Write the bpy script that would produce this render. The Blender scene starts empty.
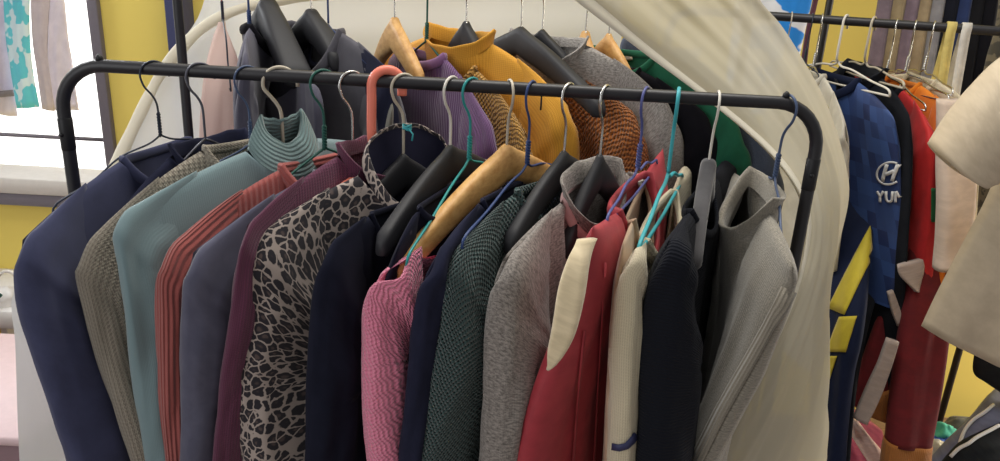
import bpy, math, random
import numpy as np
from mathutils import Vector, Matrix, noise
from mathutils.bvhtree import BVHTree

scn = bpy.context.scene
col = scn.collection
PI = math.pi
R = math.radians

# ------------------------------------------------------------------ camera
F_PX, PITCH, ROLL = 750.0, R(19.0), R(3.1)
CAM = np.array([0.0, 0.0, 1.55])
FW = np.array([0, math.cos(PITCH), -math.sin(PITCH)])
UP = np.array([0, math.sin(PITCH), math.cos(PITCH)])
RT = np.array([1.0, 0, 0])
_c, _s = math.cos(ROLL), math.sin(ROLL)
cam_data = bpy.data.cameras.new('camera')
cam_data.sensor_width = 36.0
cam_data.lens = 36.0 * F_PX / 1000.0
cam_data.clip_start = 0.02
cam = bpy.data.objects.new('camera', cam_data)
col.objects.link(cam)
ax = RT * _c + UP * _s            # image right axis in the world
ay = -RT * _s + UP * _c           # image up axis in the world
cam.matrix_world = Matrix(((ax[0], ay[0], -FW[0], CAM[0]), (ax[1], ay[1], -FW[1], CAM[1]),
                           (ax[2], ay[2], -FW[2], CAM[2]), (0, 0, 0, 1)))
scn.camera = cam

# ------------------------------------------------------------------ world, lights, exposure
world = bpy.data.worlds.new('world')
scn.world = world
world.use_nodes = True
wt = world.node_tree
wt.nodes.clear()
wo = wt.nodes.new('ShaderNodeOutputWorld')
wb = wt.nodes.new('ShaderNodeBackground')
tcw = wt.nodes.new('ShaderNodeTexCoord')
sep = wt.nodes.new('ShaderNodeSeparateXYZ')
mr = wt.nodes.new('ShaderNodeMapRange')
mr.inputs['From Min'].default_value = -0.2
mr.inputs['From Max'].default_value = 0.9
mr.inputs['To Min'].default_value = 0.32
mr.inputs['To Max'].default_value = 2.2
wt.links.new(tcw.outputs['Generated'], sep.inputs[0])
wt.links.new(sep.outputs['Y'], mr.inputs['Value'])
wb.inputs['Color'].default_value = (1.0, 0.98, 0.95, 1)
wt.links.new(mr.outputs[0], wb.inputs['Strength'])
wt.links.new(wb.outputs[0], wo.inputs[0])


def area(name, loc, target, size, power, colr=(1, 1, 1)):
    l = bpy.data.lights.new(name, 'AREA')
    l.shape = 'RECTANGLE'
    l.size, l.size_y = size
    l.energy = power
    l.color = colr
    o = bpy.data.objects.new(name, l)
    o.location = loc
    o.rotation_euler = (Vector(target) - Vector(loc)).to_track_quat('-Z', 'Y').to_euler()
    col.objects.link(o)
    return o


area('window_daylight', (-1.6, 2.1, 2.1), (-0.2, 0.8, 1.2), (1.0, 0.5), 22, (0.93, 0.96, 1.0))
area('overhead_fill', (0.1, 1.1, 2.75), (0.1, 1.15, 0.0), (1.4, 0.5), 20, (1.0, 0.96, 0.88))  # added fill from above, no fixture: brightens wall and garment tops
area('front_left_fill', (-1.6, -0.7, 1.9), (-0.9, 1.9, 0.9), (1.0, 1.6), 14, (0.97, 0.98, 1.0))  # invented soft fill behind the camera, no real doorway: lifts left wall and clothes
area('right_wall_fill', (2.7, 1.75, 1.1), (1.4, 2.2, 0.6), (0.5, 0.9), 34, (1.0, 0.93, 0.8))  # extra lamp, no known window there: brightens the yellow wall at right
vs = scn.view_settings
vs.view_transform = 'Standard'
vs.look = 'None'
vs.gamma = 1.0
vs.use_curve_mapping = False
vs.exposure = 0.0


# ------------------------------------------------------------------ picture measurements -> points in the room
def ray(x, y):
    a, b = (x - 500.0) / F_PX, (y - 230.5) / F_PX
    return FW + (a * _c + b * _s) * RT - (-a * _s + b * _c) * UP


def at(x, y, Y):
    v = ray(x, y)
    return CAM + v * (Y / v[1])


def rail_point(x, Y, z):
    lo, hi = -500.0, 900.0
    for _ in range(50):
        m = (lo + hi) / 2
        if at(x, m, Y)[2] > z:
            lo = m
        else:
            hi = m
    return at(x, m, Y)


def reach(P, px, L):
    """point L away (horizontally) from the axis through P, on the near side, along a sight line"""
    v = ray(*px)
    a = v[0] ** 2 + v[1] ** 2
    b = 2 * (v[0] * (CAM[0] - P[0]) + v[1] * (CAM[1] - P[1]))
    c = (CAM[0] - P[0]) ** 2 + (CAM[1] - P[1]) ** 2 - L * L
    D = b * b - 4 * a * c
    t = (-b - math.sqrt(max(D, 0.0))) / (2 * a)
    return CAM + v * t


# ------------------------------------------------------------------ colour and node helpers
def lin(c):
    r = []
    for v in c[:3]:
        v = v / 255.0
        r.append(v / 12.92 if v <= 0.04045 else ((v + 0.055) / 1.055) ** 2.4)
    return (r[0], r[1], r[2], 1.0)


class NT:
    def __init__(s, name):
        s.m = bpy.data.materials.new(name)
        s.m.use_nodes = True
        s.t = s.m.node_tree
        s.t.nodes.clear()
        s.out = s.n('ShaderNodeOutputMaterial')
        s.b = s.n('ShaderNodeBsdfPrincipled')
        s.t.links.new(s.b.outputs[0], s.out.inputs[0])

    def n(s, ty, **kw):
        x = s.t.nodes.new(ty)
        for k, v in kw.items():
            setattr(x, k, v)
        return x

    def l(s, a, b):
        s.t.links.new(a, b)

    def put(s, sock, v):
        if isinstance(v, (int, float, tuple)):
            sock.default_value = v
        else:
            s.l(v, sock)

    def math(s, op, a, b=0.0, c=None):
        x = s.n('ShaderNodeMath', operation=op)
        s.put(x.inputs[0], a)
        s.put(x.inputs[1], b)
        if c is not None:
            s.put(x.inputs[2], c)
        return x.outputs[0]

    def mix(s, f, a, b):
        x = s.n('ShaderNodeMix', data_type='RGBA')
        s.put(x.inputs[0], f)
        s.put(x.inputs[6], a)
        s.put(x.inputs[7], b)
        return x.outputs[2]

    def uv(s):
        c = s.n('ShaderNodeTexCoord')
        sp = s.n('ShaderNodeSeparateXYZ')
        s.l(c.outputs['UV'], sp.inputs[0])
        return c.outputs['UV'], sp.outputs[0], sp.outputs[1]

    def noise(s, vec, scale, detail=3.0, rough=0.6):
        x = s.n('ShaderNodeTexNoise')
        x.inputs['Scale'].default_value = scale
        x.inputs['Detail'].default_value = detail
        x.inputs['Roughness'].default_value = rough
        if vec is not None:
            s.l(vec, x.inputs['Vector'])
        return x.outputs[0]

    def ramp(s, f, lo, hi):
        x = s.n('ShaderNodeMapRange')
        x.interpolation_type = 'SMOOTHSTEP'
        s.put(x.inputs[0], f)
        x.inputs[1].default_value = lo
        x.inputs[2].default_value = hi
        return x.outputs[0]

    def bump(s, h, strength, dist):
        x = s.n('ShaderNodeBump')
        x.inputs['Strength'].default_value = strength
        x.inputs['Distance'].default_value = dist
        s.l(h, x.inputs['Height'])
        s.l(x.outputs[0], s.b.inputs['Normal'])

    def base(s, c, rough=0.9, metal=0.0, sheen=0.0, spec=None):
        s.put(s.b.inputs['Base Color'], c)
        s.b.inputs['Roughness'].default_value = rough
        s.b.inputs['Metallic'].default_value = metal
        s.b.inputs['Sheen Weight'].default_value = sheen
        if spec is not None:
            s.b.inputs['Specular IOR Level'].default_value = spec


def solid(name, c, rough=0.5, metal=0.0, spec=0.4, grain=0.06, scale=60):
    t = NT(name)
    c = lin(c)
    tc = t.n('ShaderNodeTexCoord')
    n = t.noise(tc.outputs['Object'], scale)
    d = tuple(v * (1 - 2.5 * grain) for v in c[:3]) + (1,)
    t.base(t.mix(n, d, c), rough, metal, 0, spec)
    t.bump(n, 0.08, 0.002)
    return t.m


def fabric(name, kind, c1, c2=None, per=0.006, bump=0.6, sheen=0.15, rough=0.92, hole=-0.52):
    t = NT(name)
    a = lin(c1)
    b = lin(c2) if c2 else tuple(v * 0.72 for v in a[:3]) + (1,)
    uv, u, v = t.uv()
    fine = t.noise(uv, 900, 2)
    if max(a[:3]) < 0.05:
        sheen *= 0.2
        t.b.inputs['Specular IOR Level'].default_value = 0.1
    w = 2 * PI
    if kind == 'plain':
        big = t.noise(uv, 30, 3)
        t.base(t.mix(t.ramp(big, 0.3, 0.75), b, a), rough, 0, sheen)
        t.bump(fine, bump * 0.5, 0.0006)
    elif kind == 'rib':
        s1 = t.math('SINE', t.math('MULTIPLY', u, w / per))
        h = t.math('ADD', t.math('MULTIPLY', s1, 0.5), t.math('MULTIPLY', fine, 0.4))
        t.base(t.mix(t.ramp(fine, 0.25, 0.7), b, a), rough, 0, sheen)
        t.bump(h, bump, per * 0.35)
    elif kind == 'hrib':
        s1 = t.math('SINE', t.math('MULTIPLY', v, w / per))
        h = t.math('ADD', t.math('MULTIPLY', s1, 0.5), t.math('MULTIPLY', fine, 0.4))
        t.base(t.mix(t.ramp(fine, 0.25, 0.7), b, a), rough, 0, sheen)
        t.bump(h, bump, per * 0.35)
    elif kind == 'knit':
        s1 = t.math('SINE', t.math('MULTIPLY', u, w / per))
        vv = t.math('ADD', v, t.math('MULTIPLY', t.math('ABSOLUTE', s1), per * 0.5))
        s2 = t.math('SINE', t.math('MULTIPLY', vv, w / (per * 0.8)))
        h = t.math('ADD', t.math('ADD', t.math('MULTIPLY', s1, 0.4), t.math('MULTIPLY', s2, 0.4)), t.math('MULTIPLY', fine, 0.3))
        t.base(t.mix(t.ramp(h, -0.5, 0.5), b, a), rough, 0, sheen)
        t.bump(h, bump, per * 0.3)
    elif kind == 'cable':
        wob = t.math('SINE', t.math('MULTIPLY', v, w / (per * 2.4)))
        uu = t.math('ADD', t.math('ADD', u, t.math('MULTIPLY', v, 0.55)), t.math('MULTIPLY', wob, per * 0.25))
        s1 = t.math('SINE', t.math('MULTIPLY', uu, w / per))
        s2 = t.math('SINE', t.math('MULTIPLY', t.math('SUBTRACT', v, t.math('MULTIPLY', u, 0.5)), w / (per * 0.6)))
        h = t.math('ADD', t.math('ADD', t.math('MULTIPLY', s1, 0.5), t.math('MULTIPLY', s2, 0.25)), t.math('MULTIPLY', fine, 0.5))
        t.base(t.mix(t.ramp(h, -0.5, 0.7), b, a), rough, 0, sheen)
        t.bump(h, bump, per * 0.4)
    elif kind == 'crochet':
        nz = t.math('MULTIPLY', t.noise(uv, 90, 2), per * 0.8)
        s1 = t.math('SINE', t.math('MULTIPLY', t.math('ADD', u, nz), w / per))
        s2 = t.math('SINE', t.math('MULTIPLY', t.math('ADD', v, nz), w / (per * 1.1)))
        h = t.math('ADD', t.math('MULTIPLY', s1, s2), t.math('MULTIPLY', fine, 0.3))
        t.base(t.mix(t.ramp(fine, 0.3, 0.7), b, a), rough, 0, sheen)
        t.bump(h, bump, per * 0.4)
        tr = t.n('ShaderNodeBsdfTransparent')
        ms = t.n('ShaderNodeMixShader')
        t.l(t.ramp(h, hole - 0.1, hole + 0.1), ms.inputs[0])
        t.l(tr.outputs[0], ms.inputs[1])
        t.l(t.b.outputs[0], ms.inputs[2])
        t.l(ms.outputs[0], t.out.inputs[0])
    elif kind == 'heather':
        st = t.n('ShaderNodeMapping')
        st.inputs['Scale'].default_value = (1, 3.0, 1)
        t.l(uv, st.inputs[0])
        n1 = t.noise(st.outputs[0], 1 / per, 4, 0.75)
        t.base(t.mix(t.ramp(n1, 0.32, 0.66), b, a), rough, 0, sheen)
        s1 = t.math('SINE', t.math('MULTIPLY', u, w / 0.0035))
        t.bump(t.math('ADD', n1, t.math('MULTIPLY', s1, 0.15)), bump, 0.001)
    elif kind == 'leopard':
        wn = t.n('ShaderNodeTexNoise')
        wn.inputs['Scale'].default_value = 60
        t.l(uv, wn.inputs['Vector'])
        mixv = t.n('ShaderNodeMix', data_type='VECTOR')
        mixv.inputs[0].default_value = 0.012
        t.l(uv, mixv.inputs[4])
        t.l(wn.outputs[1], mixv.inputs[5])
        ve = t.n('ShaderNodeTexVoronoi', feature='DISTANCE_TO_EDGE')
        ve.inputs['Scale'].default_value = 1 / per
        t.l(mixv.outputs[1], ve.inputs['Vector'])
        v1 = t.n('ShaderNodeTexVoronoi', feature='F1')
        v1.inputs['Scale'].default_value = 1 / per
        t.l(mixv.outputs[1], v1.inputs['Vector'])
        jag = t.math('ADD', ve.outputs['Distance'], t.math('MULTIPLY', t.math('SUBTRACT', t.noise(uv, 420, 2), 0.5), 0.10))
        far_ = t.math('SUBTRACT', 1.0, t.ramp(t.math('ADD', v1.outputs['Distance'], t.math('MULTIPLY', t.math('SUBTRACT', t.noise(uv, 300, 2), 0.5), 0.2)), 0.60, 0.68))
        line = t.math('MULTIPLY', t.ramp(jag, 0.05, 0.09), far_)
        core = t.ramp(v1.outputs['Distance'], 0.10, 0.30)
        inner = t.mix(core, lin((84, 70, 68)), b)
        t.base(t.mix(line, a, inner), rough, 0, sheen)
        t.bump(fine, bump * 0.4, 0.0005)
    elif kind == 'checker':
        x = t.math('FLOOR', t.math('MULTIPLY', t.math('ADD', u, t.math('MULTIPLY', v, 0.25)), 1 / per))
        y = t.math('FLOOR', t.math('MULTIPLY', v, 0.7 / per))
        wn = t.n('ShaderNodeTexWhiteNoise', noise_dimensions='2D')
        cb = t.n('ShaderNodeCombineXYZ')
        t.l(x, cb.inputs[0])
        t.l(y, cb.inputs[1])
        t.l(cb.outputs[0], wn.inputs['Vector'])
        t.base(t.mix(wn.outputs[0], b, a), 0.6, 0, 0.1)
        t.bump(fine, bump * 0.3, 0.0005)
    elif kind == 'lace':
        ve = t.n('ShaderNodeTexVoronoi', feature='F1')
        ve.inputs['Scale'].default_value = 1 / per
        t.l(uv, ve.inputs['Vector'])
        f = t.ramp(ve.outputs['Distance'], 0.12, 0.3)
        n2 = t.ramp(t.noise(uv, 25, 2), 0.5, 0.6)
        t.base(t.mix(t.math('MULTIPLY', t.math('SUBTRACT', 1.0, f), n2), a, b), rough, 0, sheen)
        t.bump(fine, bump * 0.4, 0.0005)
    elif kind == 'print':
        n1 = t.noise(uv, 1 / per, 2, 0.5)
        t.base(t.mix(t.ramp(n1, 0.5, 0.54), a, b), rough, 0, sheen)
        t.bump(fine, bump * 0.3, 0.0005)
    return t.m


def sheer(name, c, alpha=0.85, transl=0.5, per=30):
    t = NT(name)
    c = lin(c)
    uv, u, v = t.uv()
    t.base(c, 0.75, 0, 0.1, 0.2)
    weave = t.noise(uv, 700, 2)
    t.bump(weave, 0.1, 0.0004)
    tl = t.n('ShaderNodeBsdfTranslucent')
    tl.inputs[0].default_value = c
    m1 = t.n('ShaderNodeMixShader')
    m1.inputs[0].default_value = transl
    t.l(t.b.outputs[0], m1.inputs[1])
    t.l(tl.outputs[0], m1.inputs[2])
    tr = t.n('ShaderNodeBsdfTransparent')
    m2 = t.n('ShaderNodeMixShader')
    m2.inputs[0].default_value = alpha
    t.l(tr.outputs[0], m2.inputs[1])
    t.l(m1.outputs[0], m2.inputs[2])
    t.l(m2.outputs[0], t.out.inputs[0])
    return t.m


def wood(name, c1, c2, axis='Y', scale=9):
    t = NT(name)
    tc = t.n('ShaderNodeTexCoord')
    mp = t.n('ShaderNodeMapping')
    mp.inputs['Scale'].default_value = {'X': (1, 14, 14), 'Y': (14, 1, 14), 'Z': (14, 14, 1)}[axis]
    t.l(tc.outputs['Object'], mp.inputs[0])
    n = t.noise(mp.outputs[0], scale, 4, 0.6)
    t.base(t.mix(t.ramp(n, 0.3, 0.7), lin(c2), lin(c1)), 0.45, 0, 0, 0.4)
    t.bump(n, 0.1, 0.0008)
    return t.m


# ------------------------------------------------------------------ object helpers
def tag(o, label=None, cat=None, group=None, kind=None):
    if label:
        o['label'] = label
    if cat:
        o['category'] = cat
    if group:
        o['group'] = group
    if kind:
        o['kind'] = kind
    return o


def empty(name, loc, label, cat, group=None):
    o = bpy.data.objects.new(name, None)
    o.location = Vector([float(q) for q in loc])
    o.empty_display_size = 0.02
    col.objects.link(o)
    return tag(o, label, cat, group)


def origin_of(o):
    p = Vector((0, 0, 0))
    while o is not None:
        p = p + Vector(o.location)
        o = o.parent
    return p


class MB:
    """collects shapes (world coordinates) for ONE mesh"""

    def __init__(s):
        s.v, s.f, s.uv = [], [], []

    def grid(s, P, closed=False, caps=False, uv=None, flip=False):
        P = np.asarray(P, float)
        n, m = P.shape[:2]
        b = len(s.v)
        s.v.extend(P.reshape(-1, 3).tolist())
        if uv is None:
            uv = np.zeros((n, m, 2))
            d0 = np.linalg.norm(np.diff(P, axis=0), axis=2).mean(axis=1)
            uv[:, :, 1] = np.concatenate([[0], np.cumsum(d0)])[:, None]
            d1 = np.linalg.norm(np.diff(P, axis=1), axis=2).mean(axis=0)
            uv[:, :, 0] = np.concatenate([[0], np.cumsum(d1)])[None, :]
            step = d1.mean() if len(d1) else 0
        else:
            step = uv[0, 1, 0] - uv[0, 0, 0]
        for i in range(n - 1):
            for j in range(m if closed else m - 1):
                k = (j + 1) % m
                q = [b + i * m + j, b + i * m + k, b + (i + 1) * m + k, b + (i + 1) * m + j]
                w = [tuple(uv[i, j]), tuple(uv[i, k]), tuple(uv[i + 1, k]), tuple(uv[i + 1, j])]
                if closed and k == 0:
                    w[1] = (uv[i, j, 0] + step, uv[i, k, 1])
                    w[2] = (uv[i + 1, j, 0] + step, uv[i + 1, k, 1])
                if flip:
                    q.reverse()
                    w.reverse()
                s.f.append(q)
                s.uv.append(w)
        if caps and closed:
            for r, rev in ((0, True), (n - 1, False)):
                q = [b + r * m + j for j in range(m)]
                if rev != flip:
                    q.reverse()
                s.f.append(q)
                s.uv.append([(0, 0)] * m)
        return s

    def tube(s, pts, r, n=10, caps=True):
        pts = np.asarray(pts, float)
        N = len(pts)
        r = np.full(N, r) if np.isscalar(r) else np.asarray(r)
        T = np.gradient(pts, axis=0)
        T /= np.linalg.norm(T, axis=1)[:, None] + 1e-12
        ref = np.array([0, 0, 1.0]) if abs(T[0][2]) < 0.9 else np.array([1.0, 0, 0])
        u = np.cross(T[0], ref)
        u /= np.linalg.norm(u)
        out = []
        for i in range(N):
            u = u - T[i] * (u @ T[i])
            u /= np.linalg.norm(u) + 1e-12
            w = np.cross(T[i], u)
            a = np.arange(n) * 2 * PI / n
            out.append(pts[i] + r[i] * (np.cos(a)[:, None] * u + np.sin(a)[:, None] * w))
        return s.grid(out, closed=True, caps=caps)

    def box(s, lo, hi, bev=0.0):
        x0, y0, z0 = lo
        x1, y1, z1 = hi
        if bev <= 0:
            b = len(s.v)
            s.v.extend([[x, y, z] for x in (x0, x1) for y in (y0, y1) for z in (z0, z1)])
            for q in ((0, 1, 3, 2), (4, 6, 7, 5), (0, 4, 5, 1), (2, 3, 7, 6), (0, 2, 6, 4), (1, 5, 7, 3)):
                s.f.append([b + k for k in q])
                s.uv.append([(0, 0)] * 4)
            return s

        def loop(z, i):
            a = []
            for cx, cy, st in ((x1 - bev, y1 - bev, 0), (x0 + bev, y1 - bev, 1), (x0 + bev, y0 + bev, 2), (x1 - bev, y0 + bev, 3)):
                for k in range(4):
                    t = (st + k / 3) * PI / 2
                    a.append([cx + (bev - i) * math.cos(t), cy + (bev - i) * math.sin(t), z])
            return a
        return s.grid([loop(z0, bev * 0.6), loop(z0 + bev * 0.6, 0), loop(z1 - bev * 0.6, 0), loop(z1, bev * 0.6)], closed=True, caps=True, flip=True)

    def slab(s, poly, thick_vec):
        """closed outline (3-D points) given a real thickness"""
        P = np.asarray(poly, float)
        n = len(P)
        t = np.asarray(thick_vec, float)
        b = len(s.v)
        s.v.extend(P.tolist())
        s.v.extend((P + t).tolist())
        s.f.append([b + i for i in range(n)])
        s.uv.append([(0, 0)] * n)
        s.f.append([b + n + i for i in reversed(range(n))])
        s.uv.append([(0, 0)] * n)
        for i in range(n):
            k = (i + 1) % n
            s.f.append([b + k, b + i, b + n + i, b + n + k])
            s.uv.append([(0, 0)] * 4)
        return s

    def build(s, name, mat, parent=None, smooth=True, sub=0, solidify=0, label=None):
        o0 = origin_of(parent) if parent is not None else Vector((0, 0, 0))
        me = bpy.data.meshes.new(name)
        me.from_pydata([(float(q[0] - o0.x), float(q[1] - o0.y), float(q[2] - o0.z)) for q in s.v], [], s.f)
        ul = me.uv_layers.new(name='UVMap')
        k = 0
        for w in s.uv:
            for q in w:
                ul.data[k].uv = (float(q[0]), float(q[1]))
                k += 1
        me.materials.append(mat)
        if smooth:
            me.polygons.foreach_set('use_smooth', [True] * len(me.polygons))
        me.update()
        o = bpy.data.objects.new(name, me)
        col.objects.link(o)
        if parent is not None:
            o.parent = parent
        if solidify:
            md = o.modifiers.new('thickness', 'SOLIDIFY')
            md.thickness = solidify
            md.offset = 0
        if sub:
            md = o.modifiers.new('smooth', 'SUBSURF')
            md.levels = md.render_levels = sub
        if label:
            o['label'] = label
        return o


def crom(pts, n):
    """Catmull-Rom through the points, resampled evenly to n"""
    p = np.asarray(pts, float)
    if len(p) == 2:
        t = np.linspace(0, 1, n)[:, None]
        return p[0] * (1 - t) + p[1] * t
    q = np.vstack([2 * p[0] - p[1], p, 2 * p[-1] - p[-2]])
    out = []
    for i in range(1, len(q) - 2):
        t = np.linspace(0, 1, 12, endpoint=False)[:, None]
        a, b, c, d = q[i - 1], q[i], q[i + 1], q[i + 2]
        out.append(0.5 * (2 * b + (c - a) * t + (2 * a - 5 * b + 4 * c - d) * t ** 2 + (3 * b - a - 3 * c + d) * t ** 3))
    out.append(p[-1:])
    P = np.vstack(out)
    s = np.concatenate([[0], np.cumsum(np.linalg.norm(np.diff(P, axis=0), axis=1))])
    x = np.linspace(0, s[-1], n)
    return np.stack([np.interp(x, s, P[:, k]) for k in range(P.shape[1])], 1)


def nz(x, y, z=0.0):
    return noise.noise(Vector((x, y, z)))


# ------------------------------------------------------------------ materials
M = {}
M['rack'] = solid('black_powder_coat', (34, 33, 38), 0.42, 0.0, 0.5, 0.05, 200)
M['rack_cap'] = solid('black_plastic', (24, 24, 28), 0.5)
M['chrome'] = solid('chrome_wire', (205, 203, 200), 0.25, 1.0)
M['pale_wire'] = solid('pale_coated_wire', (196, 186, 168), 0.45, 0.2)
M['white_plastic'] = solid('white_plastic', (228, 222, 212), 0.4)
M['grey_wire'] = solid('grey_wire', (92, 92, 102), 0.4, 0.5)
M['green_wire'] = solid('green_coated_wire', (36, 92, 82), 0.45)
M['teal_wire'] = solid('teal_coated_wire', (40, 150, 150), 0.4)
M['aqua_wire'] = solid('aqua_plastic', (66, 176, 186), 0.4)
M['blue_wire'] = solid('blue_coated_wire', (48, 70, 120), 0.4)
M['steel_blue_wire'] = solid('slate_blue_wire', (70, 86, 118), 0.4)
M['violet_wire'] = solid('violet_blue_wire', (86, 92, 150), 0.4)
M['dark_wire'] = solid('dark_wire', (50, 56, 70), 0.4, 0.3)
M['red_wire'] = solid('red_wire', (150, 60, 70), 0.45)
M['coral'] = solid('coral_plastic', (250, 138, 116), 0.35)
M['black_plastic'] = solid('black_hanger_plastic', (46, 46, 50), 0.55, 0, 0.35, 0.05, 150)
M['velvet'] = fabric('grey_velvet', 'plain', (92, 90, 92), (78, 76, 78), sheen=0.4)
M['wood'] = wood('beech', (222, 176, 112), (198, 146, 84))
M['wall'] = solid('yellow_wall_paint', (238, 214, 112), 0.85, 0, 0.2, 0.04, 3)
M['floor'] = solid('floor_tiles', (140, 120, 112), 0.6, 0, 0.3, 0.06, 6)
M['frame'] = solid('window_frame_paint', (122, 116, 124), 0.5)
M['sill'] = solid('sill_paint', (214, 208, 200), 0.6)
M['trim_navy'] = solid('navy_door_trim', (58, 62, 100), 0.5)

# ------------------------------------------------------------------ the room
FLOOR = 0.0
WY = 2.2
b = MB().box((-3.2, -1.0, -0.1), (3.2, WY + 0.12, FLOOR))
tag(b.build('floor', M['floor'], smooth=False), kind='structure')
jx, sz, topz = -1.185, 0.862, 2.2
b = MB()
b.box((jx, WY, 0), (3.2, WY + 0.12, 2.9))
b.box((-3.2, WY, 0), (jx, WY + 0.12, sz - 0.035))
b.box((-3.2, WY, topz), (jx, WY + 0.12, 2.9))
tag(b.build('wall_back', M['wall'], smooth=False), kind='structure')
win = tag(bpy.data.objects.new('window_1', None), kind='structure')
win.location = (-1.8, WY, sz)
col.objects.link(win)
b = MB()
b.box((jx - 0.012, WY - 0.02, sz - 0.02), (jx + 0.018, WY + 0.04, topz), 0.004)
b.box((-2.6, WY - 0.03, topz), (jx + 0.03, WY + 0.08, topz + 0.06), 0.006)
b.build('frame', M['frame'], win)
b = MB()
b.box((-2.6, WY - 0.05, sz - 0.02), (jx + 0.02, WY + 0.10, sz + 0.03), 0.006)
b.build('sill', M['sill'], win)
b = MB()
b.box((-2.6, WY - 0.04, sz - 0.06), (jx + 0.02, WY + 0.01, sz - 0.022), 0.004)
b.build('sill_rail', M['frame'], win)
t = NT('window_glass')
gl = t.n('ShaderNodeBsdfGlass')
gl.inputs['IOR'].default_value = 1.02
gl.inputs['Roughness'].default_value = 0.0
t.l(gl.outputs[0], t.out.inputs[0])
M['glass'] = t.m
for zz in (1.0,):
    b = MB()
    b.tube([(-2.6, WY + 0.05, zz), (jx - 0.03, WY + 0.05, zz)], 0.006)
    b.build('glazing_bar', M['frame'], win)
b = MB().box((-2.6, WY + 0.045, sz + 0.02), (jx - 0.03, WY + 0.051, topz))
b.build('pane', M['glass'], win, smooth=False)
p0, p1 = at(165, 20, 2.12), at(183, 20, 2.12)
b = MB().box((p0[0], 2.12, 0), (p1[0], WY, 2.6), 0.006)
tag(b.build('trim_1', M['trim_navy']), kind='structure')

# ------------------------------------------------------------------ the garment rack
RY, RZ = 0.9, 1.42            # front rail
BY, BZ = 1.25, 1.545          # rear rail
XL, XR = -0.5375, 0.3775
RR = 0.0078


def frame_path(y, z, x0, x1, rad, zb):
    pts = [(x0, y, zb), (x0, y, z - 0.3), (x0, y, z - rad - 0.03)]
    for k in range(9):
        t = PI - k / 8 * PI / 2
        pts.append((x0 + rad + rad * math.cos(t), y, z - rad + rad * math.sin(t)))
    pts += [(x0 + rad + 0.05, y, z), (0, y, z), (x1 - rad - 0.05, y, z)]
    for k in range(9):
        t = PI / 2 - k / 8 * PI / 2
        pts.append((x1 - rad + rad * math.cos(t), y, z - rad + rad * math.sin(t)))
    pts += [(x1, y, z - rad - 0.03), (x1, y, z - 0.3), (x1, y, zb)]
    return pts


rack = empty('garment_rack', (0, 1.07, 0), 'black double-rail garment rack filling the photo, with rounded tube corners', 'clothes rack')
MB().tube(frame_path(RY, RZ, XL, XR, 0.055, 0.06), RR, 14).build('front_rail_frame', M['rack'], rack)
MB().tube(frame_path(BY, BZ, XL, XR, 0.055, 0.06), RR, 14).build('rear_rail_frame', M['rack'], rack)
for x in (XL, XR):
    MB().tube([(x, RY, 0.12), (x, 1.07, 0.12), (x, BY, 0.12)], RR, 12).build('side_bar', M['rack'], rack)
    for y in (RY, BY):
        MB().tube([(x, y, 0.005), (x, y, 0.012), (x, y, 0.05), (x, y, 0.065)], [0.008, 0.014, 0.014, 0.010], 14).build('foot', M['rack_cap'], rack)
    z = RZ - 0.085
    jt = MB().tube([(x, RY, z - 0.02), (x, RY, z - 0.019), (x, RY, z + 0.019), (x, RY, z + 0.02)], [RR, RR + 0.0006, RR + 0.0006, RR], 14).build('tube_joint', M['rack_cap'], rack)
    MB().tube([(x - 0.002, RY - 0.008, z), (x - 0.003, RY - 0.0105, z)], [0.003, 0.002], 8).build('joint_screw', M['rack_cap'], jt)
for px in (100, 785):
    p = rail_point(px, RY, RZ)
    MB().tube([(p[0], RY, RZ + 0.006), (p[0], RY, RZ + 0.010), (p[0], RY, RZ + 0.012), (p[0], RY, RZ + 0.014)], [0.0042, 0.0042, 0.003, 0.001], 10).build('rail_plug', M['rack_cap'], rack)
p = rail_point(542, RY, RZ)
MB().tube([(p[0], RY - 0.002, RZ - 0.007), (p[0], RY - 0.002, RZ - 0.024)], 0.0011, 8).build('rail_pin', M['rack_cap'], rack)


# ------------------------------------------------------------------ hangers
def hang_axes(A, S, yaw=None):
    d = np.array([S[0] - A[0], S[1] - A[1], 0.0])
    d /= np.linalg.norm(d)
    n = np.array([-d[1], d[0], 0.0])
    return d, n


def hook_path(A, dh, length, rr=RR, wr=0.0013, Rh=0.0165, side=1):
    """from the free tip over the rail and down to the hanger's middle"""
    zc = rr + wr - Rh
    pts = []
    for k in range(11):
        t = R(188 - k * 20.5)
        pts.append((Rh * math.cos(t) * side, zc + Rh * math.sin(t)))
    pts += [(0.0125 * side, zc - 0.014), (0.005 * side, zc - 0.024), (0.0006 * side, zc - 0.036)]
    if length > 0.062:
        pts.append((0, -(length + 0.045) / 2 - 0.004))
    pts.append((0, -length))
    P = [A + dh * u + np.array([0, 0, z]) for u, z in pts]
    return crom(P, 44)


def dir_from(beta):
    return np.array([-math.sin(R(beta)), -math.cos(R(beta)), 0.0])


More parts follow.
